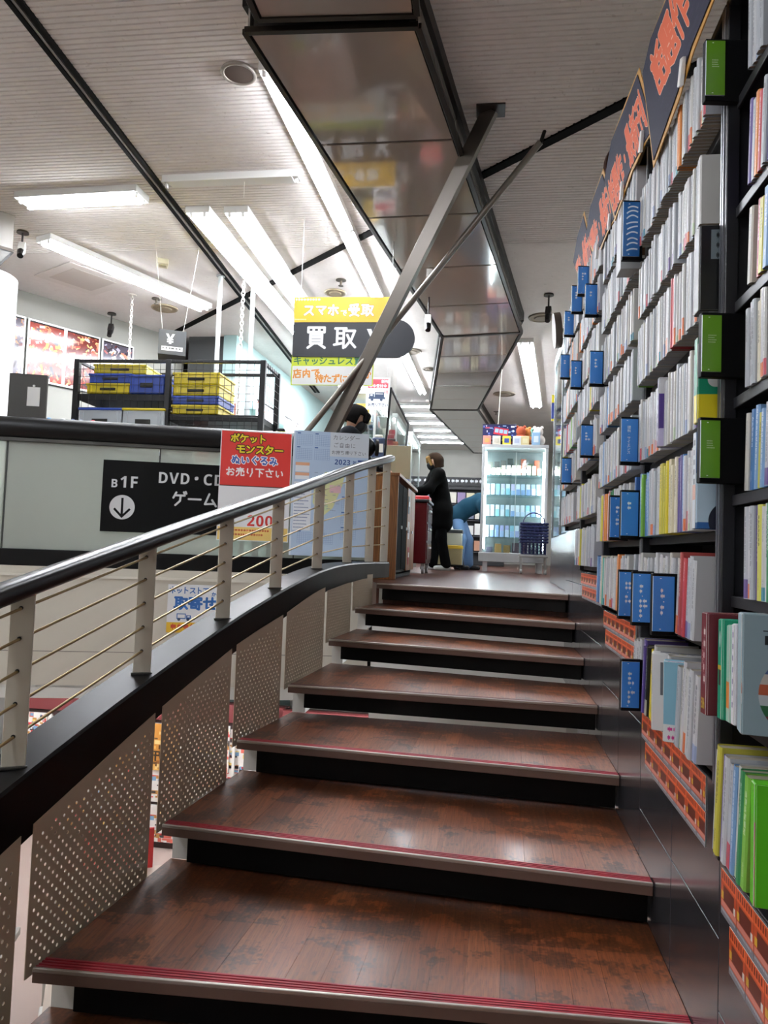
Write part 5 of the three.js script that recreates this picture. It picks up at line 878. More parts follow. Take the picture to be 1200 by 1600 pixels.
function person(label, pos, turn, J, look) {
  const t = thing('person', label, 'person', pos, turn);
  const f = norm(J.face), u = norm(J.up ?? [0, 1, 0].map((x, i) => x - f[1] * f[i])), H = headSegs(J.head, f, u);
  const torso = [[J.hip, J.waist, 0.135, 0.115], [J.waist, J.chest, 0.115, 0.135], [[J.shL[0] * 0.75, J.shL[1] - 0.03, J.shL[2]], [J.shR[0] * 0.75, J.shR[1] - 0.03, J.shR[2]], 0.085, 0.085], [J.chest, J.neck, 0.1, 0.055], [add3(J.hip, [-0.07, -0.03, 0]), add3(J.hip, [0.07, -0.03, 0]), 0.11, 0.11]];
  const arm = (S, E, W) => [[S, E, 0.056, 0.044], [E, W, 0.044, 0.03]], leg = (h, k, a) => [[h, k, 0.09, 0.06], [k, a, 0.06, 0.042]];
  const arms = [...arm(J.shL, J.elL, J.wrL), ...arm(J.shR, J.elR, J.wrR)], legs = [...leg(add3(J.hip, [-0.09, -0.04, 0]), J.knL, J.anL), ...leg(add3(J.hip, [0.09, -0.04, 0]), J.knR, J.anR)];
  const feet = [[J.anL, add3(J.anL, [0, -0.045, 0.0]), 0.042, 0.04], [add3(J.anL, [0, -0.045, -0.03]), add3(J.anL, [-0.01, -0.055, 0.15]), 0.036, 0.028], [J.anR, add3(J.anR, [0, -0.045, 0]), 0.042, 0.04], [add3(J.anR, [0, -0.045, -0.03]), add3(J.anR, [0.01, -0.055, 0.15]), 0.036, 0.028]];
  const body = merge([blob([...torso, ...arms, ...legs, ...feet, [J.neck, J.head, 0.05, 0.05]], 0.05, 0.014), blob([...H.segs, [J.neck, H.P(-0.01, -0.06), 0.05, 0.05]], 0.03, 0.0045), blob(handSegs(J.wrL, norm(J.hdL), norm(J.pmL ?? [0, -1, 0]), 1), 0.02, 0.0035), blob(handSegs(J.wrR, norm(J.hdR), norm(J.pmR ?? [0, -1, 0]), -1), 0.02, 0.0035)]);
  part(t, 'body', body, M(look.skin, 0.55));
  part(t, 'top', blob(grow([...torso.map((s, i) => (i === 3 ? [J.chest, add3(J.neck, [0, -0.02, 0]), 0.1, 0.06] : s)), ...arms, ...(look.long ? [[J.hip, add3(J.hip, [0, -0.2, -0.01]), 0.14, 0.15], [add3(J.hip, [-0.08, -0.05, 0]), add3(J.hip, [-0.08, -0.22, 0]), 0.1, 0.09], [add3(J.hip, [0.08, -0.05, 0]), add3(J.hip, [0.08, -0.22, 0]), 0.1, 0.09]] : [])], 0.022), 0.06, 0.013), cloth(look.top));
  part(t, 'trousers', blob(grow([[add3(J.hip, [-0.06, -0.02, 0]), add3(J.hip, [0.06, -0.02, 0]), 0.095, 0.095], ...legs.map((s, i) => (i % 2 ? [s[0], s[1], 0.06, 0.06] : s))], 0.014), 0.05, 0.013), cloth(look.legs));
  part(t, 'shoes', blob(grow(feet.map((s, i) => (i % 2 ? s : [add3(s[0], [0, -0.03, 0]), s[1], 0.035, 0.035])), 0.01), 0.03, 0.008), M(look.shoes, 0.6));
  const hairCut = (p) => { const d = [0, 1, 2].map((i) => p[i] - J.head[i]), a = d[0] * f[0] + d[1] * f[1] + d[2] * f[2], b = d[0] * u[0] + d[1] * u[1] + d[2] * u[2]; return Math.max(Math.min(a - 0.025, 0.055 - b), -(b + look.hairLow)); };
  part(t, 'hair', blob([[H.P(-0.03, 0.035), H.P(0.0, 0.04), 0.104, 0.104], [H.P(-0.055, 0), H.P(-0.05, -0.1), 0.085, 0.07], [H.P(-0.02, 0, 0.04), H.P(-0.02, -0.09, 0.045), 0.07, 0.05], [H.P(-0.02, 0, -0.04), H.P(-0.02, -0.09, -0.045), 0.07, 0.05]], 0.04, 0.006, hairCut), cloth(look.hair));
  if (look.fringe) part(t, 'fringe', blob([[H.P(0.075, 0.075, -0.05), H.P(0.085, 0.02, -0.062), 0.03, 0.02], [H.P(0.085, 0.08, 0.0), H.P(0.1, 0.03, 0.0), 0.03, 0.018], [H.P(0.075, 0.075, 0.05), H.P(0.07, -0.03, 0.07), 0.03, 0.02]], 0.03, 0.005), cloth(look.fringe));
  if (look.mask) part(t, 'face_mask', blob([[H.P(0.068, -0.03, -0.03), H.P(0.068, -0.03, 0.03), 0.045, 0.045], [H.P(0.06, -0.07, -0.02), H.P(0.06, -0.07, 0.02), 0.045, 0.045], [H.P(0.1, -0.02), H.P(0.095, -0.05), 0.02, 0.022]], 0.03, 0.005), M(look.mask, 0.8));
  for (const s of [-1, 1]) part(t, 'eye', new THREE.SphereGeometry(0.009, 10, 8), M(0x1a1614, 0.2), H.P(0.081, 0.012, s * 0.031));
  return t;
}
person('person dressed in black with light brown hair, leaning on the counter', [-0.7, 0, -10.85], -Math.PI / 2 + 0.25, {
  hip: [0, 0.9, -0.02], waist: [0, 1.08, 0.0], chest: [0, 1.28, 0.05], neck: [0, 1.46, 0.07], head: [0, 1.585, 0.1], face: [0, -0.3, 1], up: [0, 1, 0.3],
  shL: [-0.17, 1.4, 0.06], shR: [0.17, 1.4, 0.06], elL: [-0.22, 1.17, 0.2], elR: [0.22, 1.17, 0.2], wrL: [-0.12, 1.13, 0.4], wrR: [0.12, 1.13, 0.4], hdL: [0.3, -0.15, 1], hdR: [-0.3, -0.15, 1],
  knL: [-0.09, 0.48, 0.02], knR: [0.09, 0.48, -0.02], anL: [-0.1, 0.085, 0.06], anR: [0.1, 0.085, -0.1],
}, { skin: 0xd2a184, top: 0x030303, legs: 0x030304, shoes: 0xb9b9b6, hair: 0x2c1f15, fringe: 0x86673e, hairLow: 0.1, mask: 0x0a0a0b, long: true });
person('person in a blue shirt and pale jeans bending down behind the glass case', [-0.36, 0, -11.95], Math.PI / 2 - 0.2, {
  hip: [0, 0.88, -0.12], waist: [0, 1.0, 0.04], chest: [0, 1.08, 0.24], neck: [0, 1.06, 0.4], head: [0, 1.0, 0.52], face: [0, -0.8, 0.6], up: [0, 0.6, 0.8],
  shL: [-0.17, 1.05, 0.33], shR: [0.17, 1.05, 0.33], elL: [-0.2, 0.8, 0.36], elR: [0.2, 0.8, 0.36], wrL: [-0.14, 0.6, 0.46], wrR: [0.14, 0.6, 0.46], hdL: [0, -1, 0.2], hdR: [0, -1, 0.2], pmL: [0, -0.2, -1], pmR: [0, -0.2, -1],
  knL: [-0.1, 0.48, -0.02], knR: [0.1, 0.48, 0.04], anL: [-0.11, 0.085, -0.06], anR: [0.11, 0.085, 0.06],
}, { skin: 0xcf9e82, top: 0x183646, legs: 0x6a86ac, shoes: 0x16161a, hair: 0x14100e, hairLow: 0.08 });
person('shop clerk with short black hair and black mask looking down behind the rail', [-1.32, 0, -6.66], Math.PI / 2 + 0.15, {
  hip: [0, 0.84, -0.02], waist: [0, 1.0, 0], chest: [0, 1.18, 0.03], neck: [0, 1.33, 0.05], head: [0, 1.45, 0.09], face: [0, -0.45, 1], up: [0, 1, 0.45],
  shL: [-0.16, 1.28, 0.04], shR: [0.16, 1.28, 0.04], elL: [-0.21, 1.06, 0.14], elR: [0.21, 1.06, 0.14], wrL: [-0.12, 0.98, 0.34], wrR: [0.12, 0.98, 0.34], hdL: [0.3, -0.3, 1], hdR: [-0.3, -0.3, 1],
  knL: [-0.09, 0.46, 0.02], knR: [0.09, 0.46, 0], anL: [-0.1, 0.085, 0], anR: [0.1, 0.085, 0],
}, { skin: 0xd8a68a, top: 0x17181c, legs: 0x1a1a20, shoes: 0x1a1a1a, hair: 0x0e0c0b, fringe: 0x0e0c0b, hairLow: 0.045, mask: 0x101012 });

// ---------- counter, cabinets and screens left of the landing ----------
{
  const wood = new THREE.MeshStandardMaterial({ map: woodTex([168, 108, 58], 41), roughness: 0.45 });
  const c = thing('counter_cabinet', 'orange brown wooden counter cabinet with dark glass doors at the stair head', 'cabinet', [-0.94, 0, -7.35]);
  part(c, 'end_panel', RB(0.3, 0.93, 0.03, 0.004), wood, [0, 0.465, 0.85]); part(c, 'body', RB(0.26, 0.86, 1.68, 0.006), M(0x141212, 0.5), [-0.02, 0.46, 0]); part(c, 'worktop', RB(0.32, 0.03, 1.74, 0.004), wood, [0, 0.935, 0]); part(c, 'plinth', RB(0.26, 0.06, 1.6, 0.004), blackMatt, [-0.02, 0.03, 0]);
  for (const z of [0.55, 0.12]) { const d = part(c, 'glass_door', RB(0.012, 0.8, 0.4, 0.003), M(0x08090a, 0.8, 0, { specularIntensity: 0.1 }), [0.128, 0.48, z]); part(d, 'handle', RB(0.012, 0.03, 0.06, 0.004), silver, [0.01, 0, -0.14]); }
  for (const z of [-0.28, -0.66]) { const d = part(c, 'door', RB(0.014, 0.84, 0.36, 0.003), wood, [0.13, 0.48, z]); part(d, 'handle', RB(0.014, 0.03, 0.06, 0.004), silver, [0.012, -0.02, 0.12]); }
  for (const s of [0, 1, 2]) { const b = thing('display_pack', ['red', 'white', 'dark'][s] + ' boxed pack leaning inside the dark counter door', 'box', [-0.806, 0.12 + s * 0.26, -7.62 + 0.04 * s], 0, 'packs by the counter door'); part(b, 'box', RB(0.012, 0.18, 0.12, 0.003), M([0xa82c34, 0xd0d0cc, 0x2a2c34][s], 0.5), [0, 0.09, 0]); part(b, 'label', RB(0.004, 0.05, 0.09, 0.001), paper, [0.008, 0.1, 0]); }
  const p = thing('paper_sack', 'plain beige board standing on the counter by the handrail end', 'board', [-0.88, 0.951, -7.05], 0.1); part(p, 'sheet', RB(0.26, 0.32, 0.02, 0.004), M(0xb5a98c, 0.8), [0, 0.16, 0]); part(p, 'foot', RB(0.2, 0.012, 0.1, 0.004), M(0x8a8068, 0.8), [0, 0.006, -0.02]);
  const r = thing('red_cabinet', 'glossy dark red drawer trolley on castors beside the person in black', 'trolley', [-0.88, 0, -9.0]);
  part(r, 'body', RB(0.36, 0.72, 0.7, 0.012), M(0x440c10, 0.2), [0, 0.48, 0]); for (let i = 0; i < 3; i++) { const d = part(r, 'drawer', RB(0.012, 0.2, 0.62, 0.004), M(0x4e1014, 0.2), [0.184, 0.27 + i * 0.22, 0]); part(d, 'handle', RB(0.016, 0.024, 0.24, 0.005), silver, [0.012, 0.04, 0]); } part(r, 'worktop', RB(0.4, 0.03, 0.74, 0.006), M(0x17171a, 0.4), [0, 0.86, 0]);
  for (const x of [-0.14, 0.14]) for (const z of [-0.28, 0.28]) { part(r, 'castor', C(0.05, 0.05, 0.03, 14), M(0xb8b8b8, 0.4, 0.5), [x, 0.05, z], [0, 0, Math.PI / 2]); part(r, 'castor_fork', RB(0.05, 0.06, 0.05, 0.004), silver, [x, 0.09, z]); }
  const tb = thing('red_tray', 'red tray with a cream edge lying on the dark red trolley', 'tray', [-0.84, 0.876, -9.05]); part(tb, 'tray', RB(0.28, 0.06, 0.34, 0.02), M(0xc02028, 0.4), [0, 0.03, 0]); part(tb, 'edge', RB(0.29, 0.014, 0.35, 0.006), M(0xe4c890, 0.5), [0, 0.007, 0]);
  // clear screen in a black frame
  const s = thing('counter_screen', 'clear plastic counter screen in a slanted black frame above the counter', 'screen', [-0.87, 0, -6.9]);
  const fr = M(0x121214, 0.5), A = [V(-0.03, 0.955, 0.62), V(0.01, 1.66, 0.62), V(0.0, 1.62, -0.9), V(-0.03, 0.955, -0.82)];
  for (const [i, j] of [[0, 1], [1, 2], [2, 3]]) part(s, 'frame_bar', bar(A[i], A[j], 0.018, 0.018), fr); part(s, 'foot', RB(0.06, 0.02, 0.12, 0.004), fr, [-0.03, 0.961, 0.62]);
  const sg = new THREE.BufferGeometry(); sg.setAttribute('position', new THREE.Float32BufferAttribute([0, 2, 1, 0, 3, 2].flatMap((i) => A[i].toArray()), 3)); sg.computeVertexNormals(); part(s, 'clear_sheet', sg, glassClear);
  // notices behind the screen
  for (let i = 0; i < 6; i++) { const q = thing('hanging_notice', ORD[i] + ' white slip hanging behind the clear counter screen', 'notice', [-0.98 - 0.03 * i, 1.18 + (i % 3) * 0.1, -7.2 - i * 0.3], 0.3, 'slips behind the counter screen'); part(q, 'slip', RB(0.07, 0.3 + 0.05 * (i % 2), 0.003, 0.001), paper, [0, 0, 0]); part(q, 'red_head', RB(0.07, 0.06, 0.004, 0.001), M(0xc83c48, 0.6), [0, 0.14, 0.001]); part(q, 'wire', rod(V(0, 0.15, 0), V(0, CEIL - 1.18 - (i % 3) * 0.1, 0), 0.0015, 5), chainMat); }
  // tall glass cabinets behind the counter
  for (const [i, z] of [[0, -9.1], [1, -10.6], [2, -12.1]]) {
    const g = thing('glass_cabinet', ORD[i] + ' of the tall lit glass cabinets behind the counter', 'cabinet', [-1.52 + i * 0.06, 0, z], 0, 'glass cabinets behind the counter');
    part(g, 'base', RB(0.4, 0.7, 1.36, 0.006), M(0x8f9492, 0.4, 0.3), [0, 0.35, 0]); part(g, 'top', RB(0.42, 0.06, 1.38, 0.006), M(0xb9bfbc, 0.4, 0.3), [0, 2.1, 0]);
    for (const x of [-0.19, 0.19]) for (const zz of [-0.67, 0.67]) part(g, 'corner_post', RB(0.025, 1.4, 0.025, 0.003), M(0xc4c9c6, 0.35, 0.5), [x, 1.38, zz]);
    for (const y of [1.05, 1.4, 1.75]) part(g, 'glass_shelf', RB(0.36, 0.008, 1.3, 0.002), glassClear, [0, y, 0]); part(g, 'front_glass', RB(0.006, 1.36, 1.3, 0.001), glassClear, [0.196, 1.39, 0]); part(g, 'back', RB(0.01, 1.38, 1.32, 0.002), M(0xa9b6b0, 0.6), [-0.19, 1.39, 0]);
    part(g, 'strip_lamp', C(0.012, 0.012, 1.26, 10), glowMat, [0.15, 2.055, 0], [Math.PI / 2, 0, 0]);
    const l = new THREE.RectAreaLight(0xf0f6ff, 8, 0.04, 1.26); l.position.set(0.12, 2.04, 0); l.rotation.x = -Math.PI / 2; g.add(l);
    for (const y of [0.7, 1.054, 1.404, 1.754]) for (let q = 0; q < 5; q++) { const bx = thing('boxed_toy', `${ordinal(q)} coloured box from the near end, ${y < 1 ? 'bottom' : y < 1.2 ? 'second' : y < 1.6 ? 'third' : 'top'} level of the ${ORD[i]} glass cabinet`, 'box', [-1.5 + i * 0.06, y + 0.0015, z + 0.5 - q * 0.25], 0, 'boxes in the glass cabinets'); const h = rr(0.12, 0.24); part(bx, 'carton', RB(0.16, h, 0.17, 0.004), M(pick([0xb8c8d8, 0xd8d2c4, 0x8a4a4a, 0x3c5a8c, 0xc8a848, 0xe0e0e0, 0x5a7a64]), 0.5), [0, h / 2, 0]); part(bx, 'label', RB(0.004, h * 0.4, 0.12, 0.001), M(pick([0xf0f0ee, 0xd04848, 0x2a2c40]), 0.5), [0.081, h * 0.55, 0]); }
  }
  // packs and plants standing just behind the rail
  for (const [x, z, w, h, col, lab, y] of [[-1.88, -6.48, 0.12, 0.2, 0xa8b43c, 'leafy green pack behind the rail right of the rack', 1.1], [-1.72, -6.5, 0.09, 0.17, 0x2c2430, 'dark purple bottle box behind the rail', 1.1], [-1.6, -6.52, 0.05, 0.16, 0xe09a2c, 'narrow orange box behind the rail', 1.1], [-1.12, -7.4, 0.14, 0.22, 0x33405c, 'navy rounded toy package beside the clerk', 1.18], [-1.0, -7.5, 0.14, 0.2, 0xc07050, 'orange rounded toy package beside the clerk', 1.18]]) {
    const b = thing('goods_pack', lab, 'package', [x, y, z], 0.1); part(b, 'carton', RB(w, h, 0.08, 0.02), M(col, 0.45), [0, h / 2, 0]); part(b, 'cap', RB(w * 0.6, 0.03, 0.06, 0.01), M(pick([0xe6e2d4, 0x3c5a3c, 0x1c1c20]), 0.5), [0, h + 0.012, 0]); part(b, 'label', RB(w * 0.7, h * 0.4, 0.004, 0.001), M(pick([0xe8e4d8, 0x70a0c0, 0xd0d060]), 0.5), [0, h * 0.5, 0.041]);
  }
  const k = thing('service_desk', 'dark service desk behind the balcony glass carrying packs', 'desk', [-1.74, 0, -6.54], TURN); part(k, 'worktop', RB(0.5, 0.04, 0.36, 0.006), M(0x1d1d20, 0.4), [0, 1.08, 0]); part(k, 'front', RB(0.48, 1.04, 0.03, 0.004), M(0x8c8f8a, 0.5), [0, 0.53, 0.14]); for (const x of [-0.22, 0.22]) part(k, 'side', RB(0.03, 1.05, 0.32, 0.004), M(0x2a2a2c, 0.5), [x, 0.53, 0]);
  const k2 = thing('back_counter', 'grey counter behind the clerk with toy packages on it', 'counter', [-1.1, 0, -7.55]); part(k2, 'worktop', RB(0.5, 0.04, 0.6, 0.006), M(0x55585a, 0.4), [-0.05, 1.16, 0]); part(k2, 'body', RB(0.22, 1.12, 0.5, 0.006), M(0x3a3c3e, 0.5), [-0.12, 0.57, 0]);
}
// ---------- lit glass display case ----------
{
  const X = 0.38, Z = -11.35, fr = M(0xc9ccce, 0.35, 0.5), W = 0.96, D = 0.5;
  const g = thing('display_case', 'tall lit glass display case full of small boxes at the end of the aisle', 'display case', [X, 0, Z]);
  for (const x of [-W / 2 + 0.08, W / 2 - 0.08]) for (const z of [-D / 2 + 0.06, D / 2 - 0.06]) part(g, 'leg', RB(0.07, 0.15, 0.06, 0.004), fr, [x, 0.075, z]);
  part(g, 'base', RB(W + 0.04, 0.14, D + 0.02, 0.008), M(0xb4b6b6, 0.4, 0.3), [0, 0.22, 0]); part(g, 'top', RB(W + 0.02, 0.05, D + 0.02, 0.008), fr, [0, 1.88, 0]);
  for (const x of [-W / 2 + 0.015, W / 2 - 0.015]) for (const z of [-D / 2 + 0.015, D / 2 - 0.015]) part(g, 'corner_post', RB(0.04, 1.58, 0.03, 0.004), fr, [x, 1.075, z]);
  part(g, 'front_glass', RB(W - 0.08, 1.56, 0.006, 0.001), glassClear, [0, 1.075, D / 2 - 0.012]); for (const x of [-1, 1]) part(g, 'side_glass', RB(0.006, 1.56, D - 0.06, 0.001), glassClear, [x * (W / 2 - 0.012), 1.075, 0]); part(g, 'back', RB(W - 0.08, 1.56, 0.012, 0.002), M(0x8d9a9c, 0.4), [0, 1.075, -D / 2 + 0.012]); part(g, 'meeting_line', B(0.006, 1.5, 0.01), M(0xdfe8e8, 0.2), [0.02, 1.07, D / 2 - 0.012]);
  const SH = [0.52, 0.83, 1.15, 1.45]; for (const y of SH) part(g, 'glass_shelf', RB(W - 0.07, 0.01, D - 0.05, 0.002), M(0xcfeaea, 0.1, 0, { transmission: 0.8 }), [0, y, 0]);
  for (const x of [-1, 1]) { part(g, 'strip_lamp', C(0.012, 0.012, 1.46, 10), glowMat, [x * (W / 2 - 0.055), 1.07, D / 2 - 0.05]); const l = new THREE.RectAreaLight(0xe8f4ff, 9, 0.03, 1.46); l.position.set(x * (W / 2 - 0.075), 1.07, D / 2 - 0.06); l.lookAt(X, 1.07, Z - 0.2); g.add(l); }
  part(g, 'top_lamp', C(0.014, 0.014, W - 0.3, 10), glowMat, [-0.1, 1.52, D / 2 - 0.08], [0, 0, Math.PI / 2]);
  const item = (x, y, z, w, h, d, col, lab, grp) => { const b = part(scene, 'small_box', RB(w, h, d, 0.004), M(col, 0.35), [X + x, y + h / 2 + 0.0055, Z + z]); tag(b, lab, 'box', grp); };
  const cool = [0xcdd8ee, 0xb4b4e0, 0xe8ecf4, 0x8fa8d8, 0xd8c8e8, 0x9ccfe0, 0xe2e2ea, 0xa8c0e8], lv = ['lowest', 'second', 'third', 'highest'];
  SH.forEach((y, si) => { const rows = si === 3 ? 1 : 2; for (let r = 0; r < rows; r++) for (let i = 0; i < 11; i++) item(-0.385 + i * 0.075, y, 0.12 - r * 0.12, 0.056, si === 3 ? rr(0.1, 0.16) : r ? 0.18 : rr(0.07, 0.11), 0.06, pick(si === 3 ? [0xd8d2b4, 0xe6e6de, 0xb8b0a0, 0xdcd8e0] : cool), `${ordinal(i)} small pale box from the left, ${r ? 'rear' : 'front'} row, ${lv[si]} glass shelf of the display case`, 'small boxes in the display case, ' + lv[si] + ' shelf ' + (r ? 'rear' : 'front')); });
  for (let i = 0; i < 6; i++) item(-0.34 + i * 0.13, 0.284, 0.04, 0.1, rr(0.06, 0.17), 0.1, pick([0x2a2c34, 0x6a5040, 0x3c3c4c, 0x8a6a3c, 0x4c3844]), ordinal(i) + ' dark box from the left on the floor of the display case', 'dark boxes on the case floor');
  for (let i = 0; i < 8; i++) item(-0.36 + i * 0.1, 1.455, -0.06, 0.08, rr(0.18, 0.3), 0.08, pick([0x5a5c5c, 0x3c4444, 0x8a8c84, 0x4a5a4c, 0xb05c40]), ordinal(i) + ' dark model box from the left at the back of the highest glass shelf', 'model boxes at the case top');
  // on top of the case
  const big = thing('game_box', 'large dark blue and red printed carton on top of the display case', 'box', [X - 0.24, 1.906, Z + 0.05]); { const [bg, bm] = board(0.5, 0.32, 0.2, printed(256, 160, (q, w, h) => { q.fillStyle = '#1f2350'; q.fillRect(0, 0, w, h); for (let i = 0; i < 60; i++) { q.fillStyle = pick(['#6a78c8', '#b04858', '#8fb0d8', '#2a2c60', '#d8d8e8', '#3a2a5c']); q.fillRect(rnd() * w, rnd() * h, rr(6, 40), rr(4, 18)); } q.fillStyle = '#b8303c'; q.save(); q.translate(90, 20); q.rotate(0.15); q.fillRect(0, 0, 110, 54); q.fillStyle = '#8fb4e0'; for (let i = 0; i < 3; i++) q.fillRect(8 + i * 34, 10, 28, 30); q.restore(); }, 0.3), M(0x23264c, 0.4)); part(big, 'carton', bg, bm, [0, 0.16, 0]); part(big, 'lid_edge', RB(0.504, 0.02, 0.204, 0.004), M(0x181a3c, 0.4), [0, 0.311, 0]); }
  [['pink', 0xe08a7c, -0.42], ['cream', 0xe2dccc, -0.28], ['yellow', 0xe6d84c, -0.13], ['white', 0xd8dce4, 0.02], ['tan', 0xd8c894, 0.14], ['pale blue', 0x8fb4d4, 0.3]].forEach(([n, c, x], i) => { const b = thing('toy_carton', n + ' small carton at the front edge on top of the display case', 'box', [X + x, 1.906, Z + 0.2], 0, 'cartons on the display case'); const h = i === 5 ? 0.19 : 0.13; part(b, 'carton', RB(0.12, h, 0.1, 0.006), M(c, 0.45), [0, h / 2, 0]); part(b, 'picture', RB(0.07, h * 0.5, 0.004, 0.001), M([0xf0a060, 0xc8c0b0, 0x3c4a8c, 0xb0b8d0, 0xe0d8b0, 0xd8e4ec][i], 0.5), [0, h * 0.45, 0.051]); });
  [['brown red', 0x9c4428, 0.08, 0.1], ['orange', 0xc87a3c, 0.16, 0.0], ['white', 0xd8d0cc, 0.34, 0.06], ['teal', 0x7ab0a0, 0.2, -0.1]].forEach(([n, c, x, z]) => { const b = thing('plush_toy', n + ' round plush toy heaped on the display case', 'plush toy', [X + x, 1.906, Z + z], 0, 'plush toys on the display case'); part(b, 'body', new THREE.SphereGeometry(0.11, 18, 14).scale(1, 0.85, 1), M(c, 0.95), [0, 0.093, 0]); part(b, 'head', new THREE.SphereGeometry(0.075, 16, 12), M(c, 0.95), [0, 0.22, 0.02]); for (const s of [-1, 1]) part(b, 'ear', new THREE.SphereGeometry(0.026, 10, 8), M(c, 0.95), [s * 0.055, 0.285, 0.02]); });
  const cord = thing('pull_string', 'thin pale cord hanging from the ceiling above the display case', 'cord', [0.12, 2.22, -11.3]); part(cord, 'string', rod(V(0, 0, 0), V(0.04, CEIL - 2.22, 0), 0.006, 6), M(0xdad4c4, 0.7)); part(cord, 'hook', C(0.02, 0.02, 0.02, 10), chainMat, [0.04, CEIL - 2.23, 0]);
  // stack of shopping baskets on a wheeled stand
  const bm = M(0x141c44, 0.4), S = [0.66, 0, -10.75];
  const st = thing('basket_stand', 'grey wheeled stand under the navy shopping baskets', 'stand', S); for (const x of [-0.17, 0.17]) for (const z of [-0.13, 0.13]) { part(st, 'leg', RB(0.025, 0.2, 0.025, 0.003), silver, [x, 0.15, z]); part(st, 'wheel', C(0.035, 0.035, 0.02, 14), M(0x9a9a98, 0.5), [x, 0.035, z], [0, 0, Math.PI / 2]); } part(st, 'tray', RB(0.4, 0.03, 0.3, 0.006), silver, [0, 0.25, 0]);
  for (let i = 0; i < 7; i++) {
    const b = thing('shopping_basket', i === 6 ? 'topmost navy shopping basket of the stack beside the display case' : `navy shopping basket, ${ordinal(i)} from the bottom of the stack`, 'basket', [S[0], 0.266 + i * 0.043, S[2]], 0, 'stacked shopping baskets');
    part(b, 'rim', RB(0.4, 0.035, 0.28, 0.012), bm, [0, 0.19, 0]); part(b, 'floor', RB(0.33, 0.012, 0.21, 0.004), bm, [0, 0.02, 0]);
    for (const z of [-1, 1]) for (let q = 0; q < 7; q++) part(b, 'slat', RB(0.018, 0.17, 0.008, 0.002), bm, [-0.162 + q * 0.054, 0.1, z * 0.122], [z * 0.15, 0, 0]);
    if (i === 6) part(b, 'handle', T(new THREE.TorusGeometry(0.15, 0.009, 8, 20, Math.PI), 0, 0.2, 0), bm);
  }
  // a low stack of yellow edged crates and cartons behind the person in black
  for (const [x, z, y, w, h, c, e, lab] of [[-0.62, -11.5, 0.08, 0.5, 0.3, 0x9c8c68, 0xc8a030, 'tan crate with a yellow rim on a dolly behind the person in black'], [-0.55, -11.55, 0.382, 0.34, 0.24, 0xa8a496, 0x3a3c3c, 'grey carton on top of the yellow rimmed crate']]) { const b = thing('storage_crate', lab, 'crate', [x, y, z]); part(b, 'body', RB(w, h, 0.36, 0.008), M(c, 0.6), [0, h / 2, 0]); part(b, 'rim', RB(w + 0.02, 0.05, 0.38, 0.006), M(e, 0.5), [0, h - 0.03, 0]); }
  const dl = thing('dolly', 'black wheeled dolly under the yellow rimmed crate', 'dolly', [-0.62, 0, -11.5]); part(dl, 'deck', RB(0.56, 0.03, 0.42, 0.008), blackMatt, [0, 0.064, 0]); for (const x of [-0.22, 0.22]) for (const z of [-0.15, 0.15]) part(dl, 'wheel', C(0.024, 0.024, 0.02, 12), M(0x3a3a3a, 0.5), [x, 0.025, z], [0, 0, Math.PI / 2]);
}
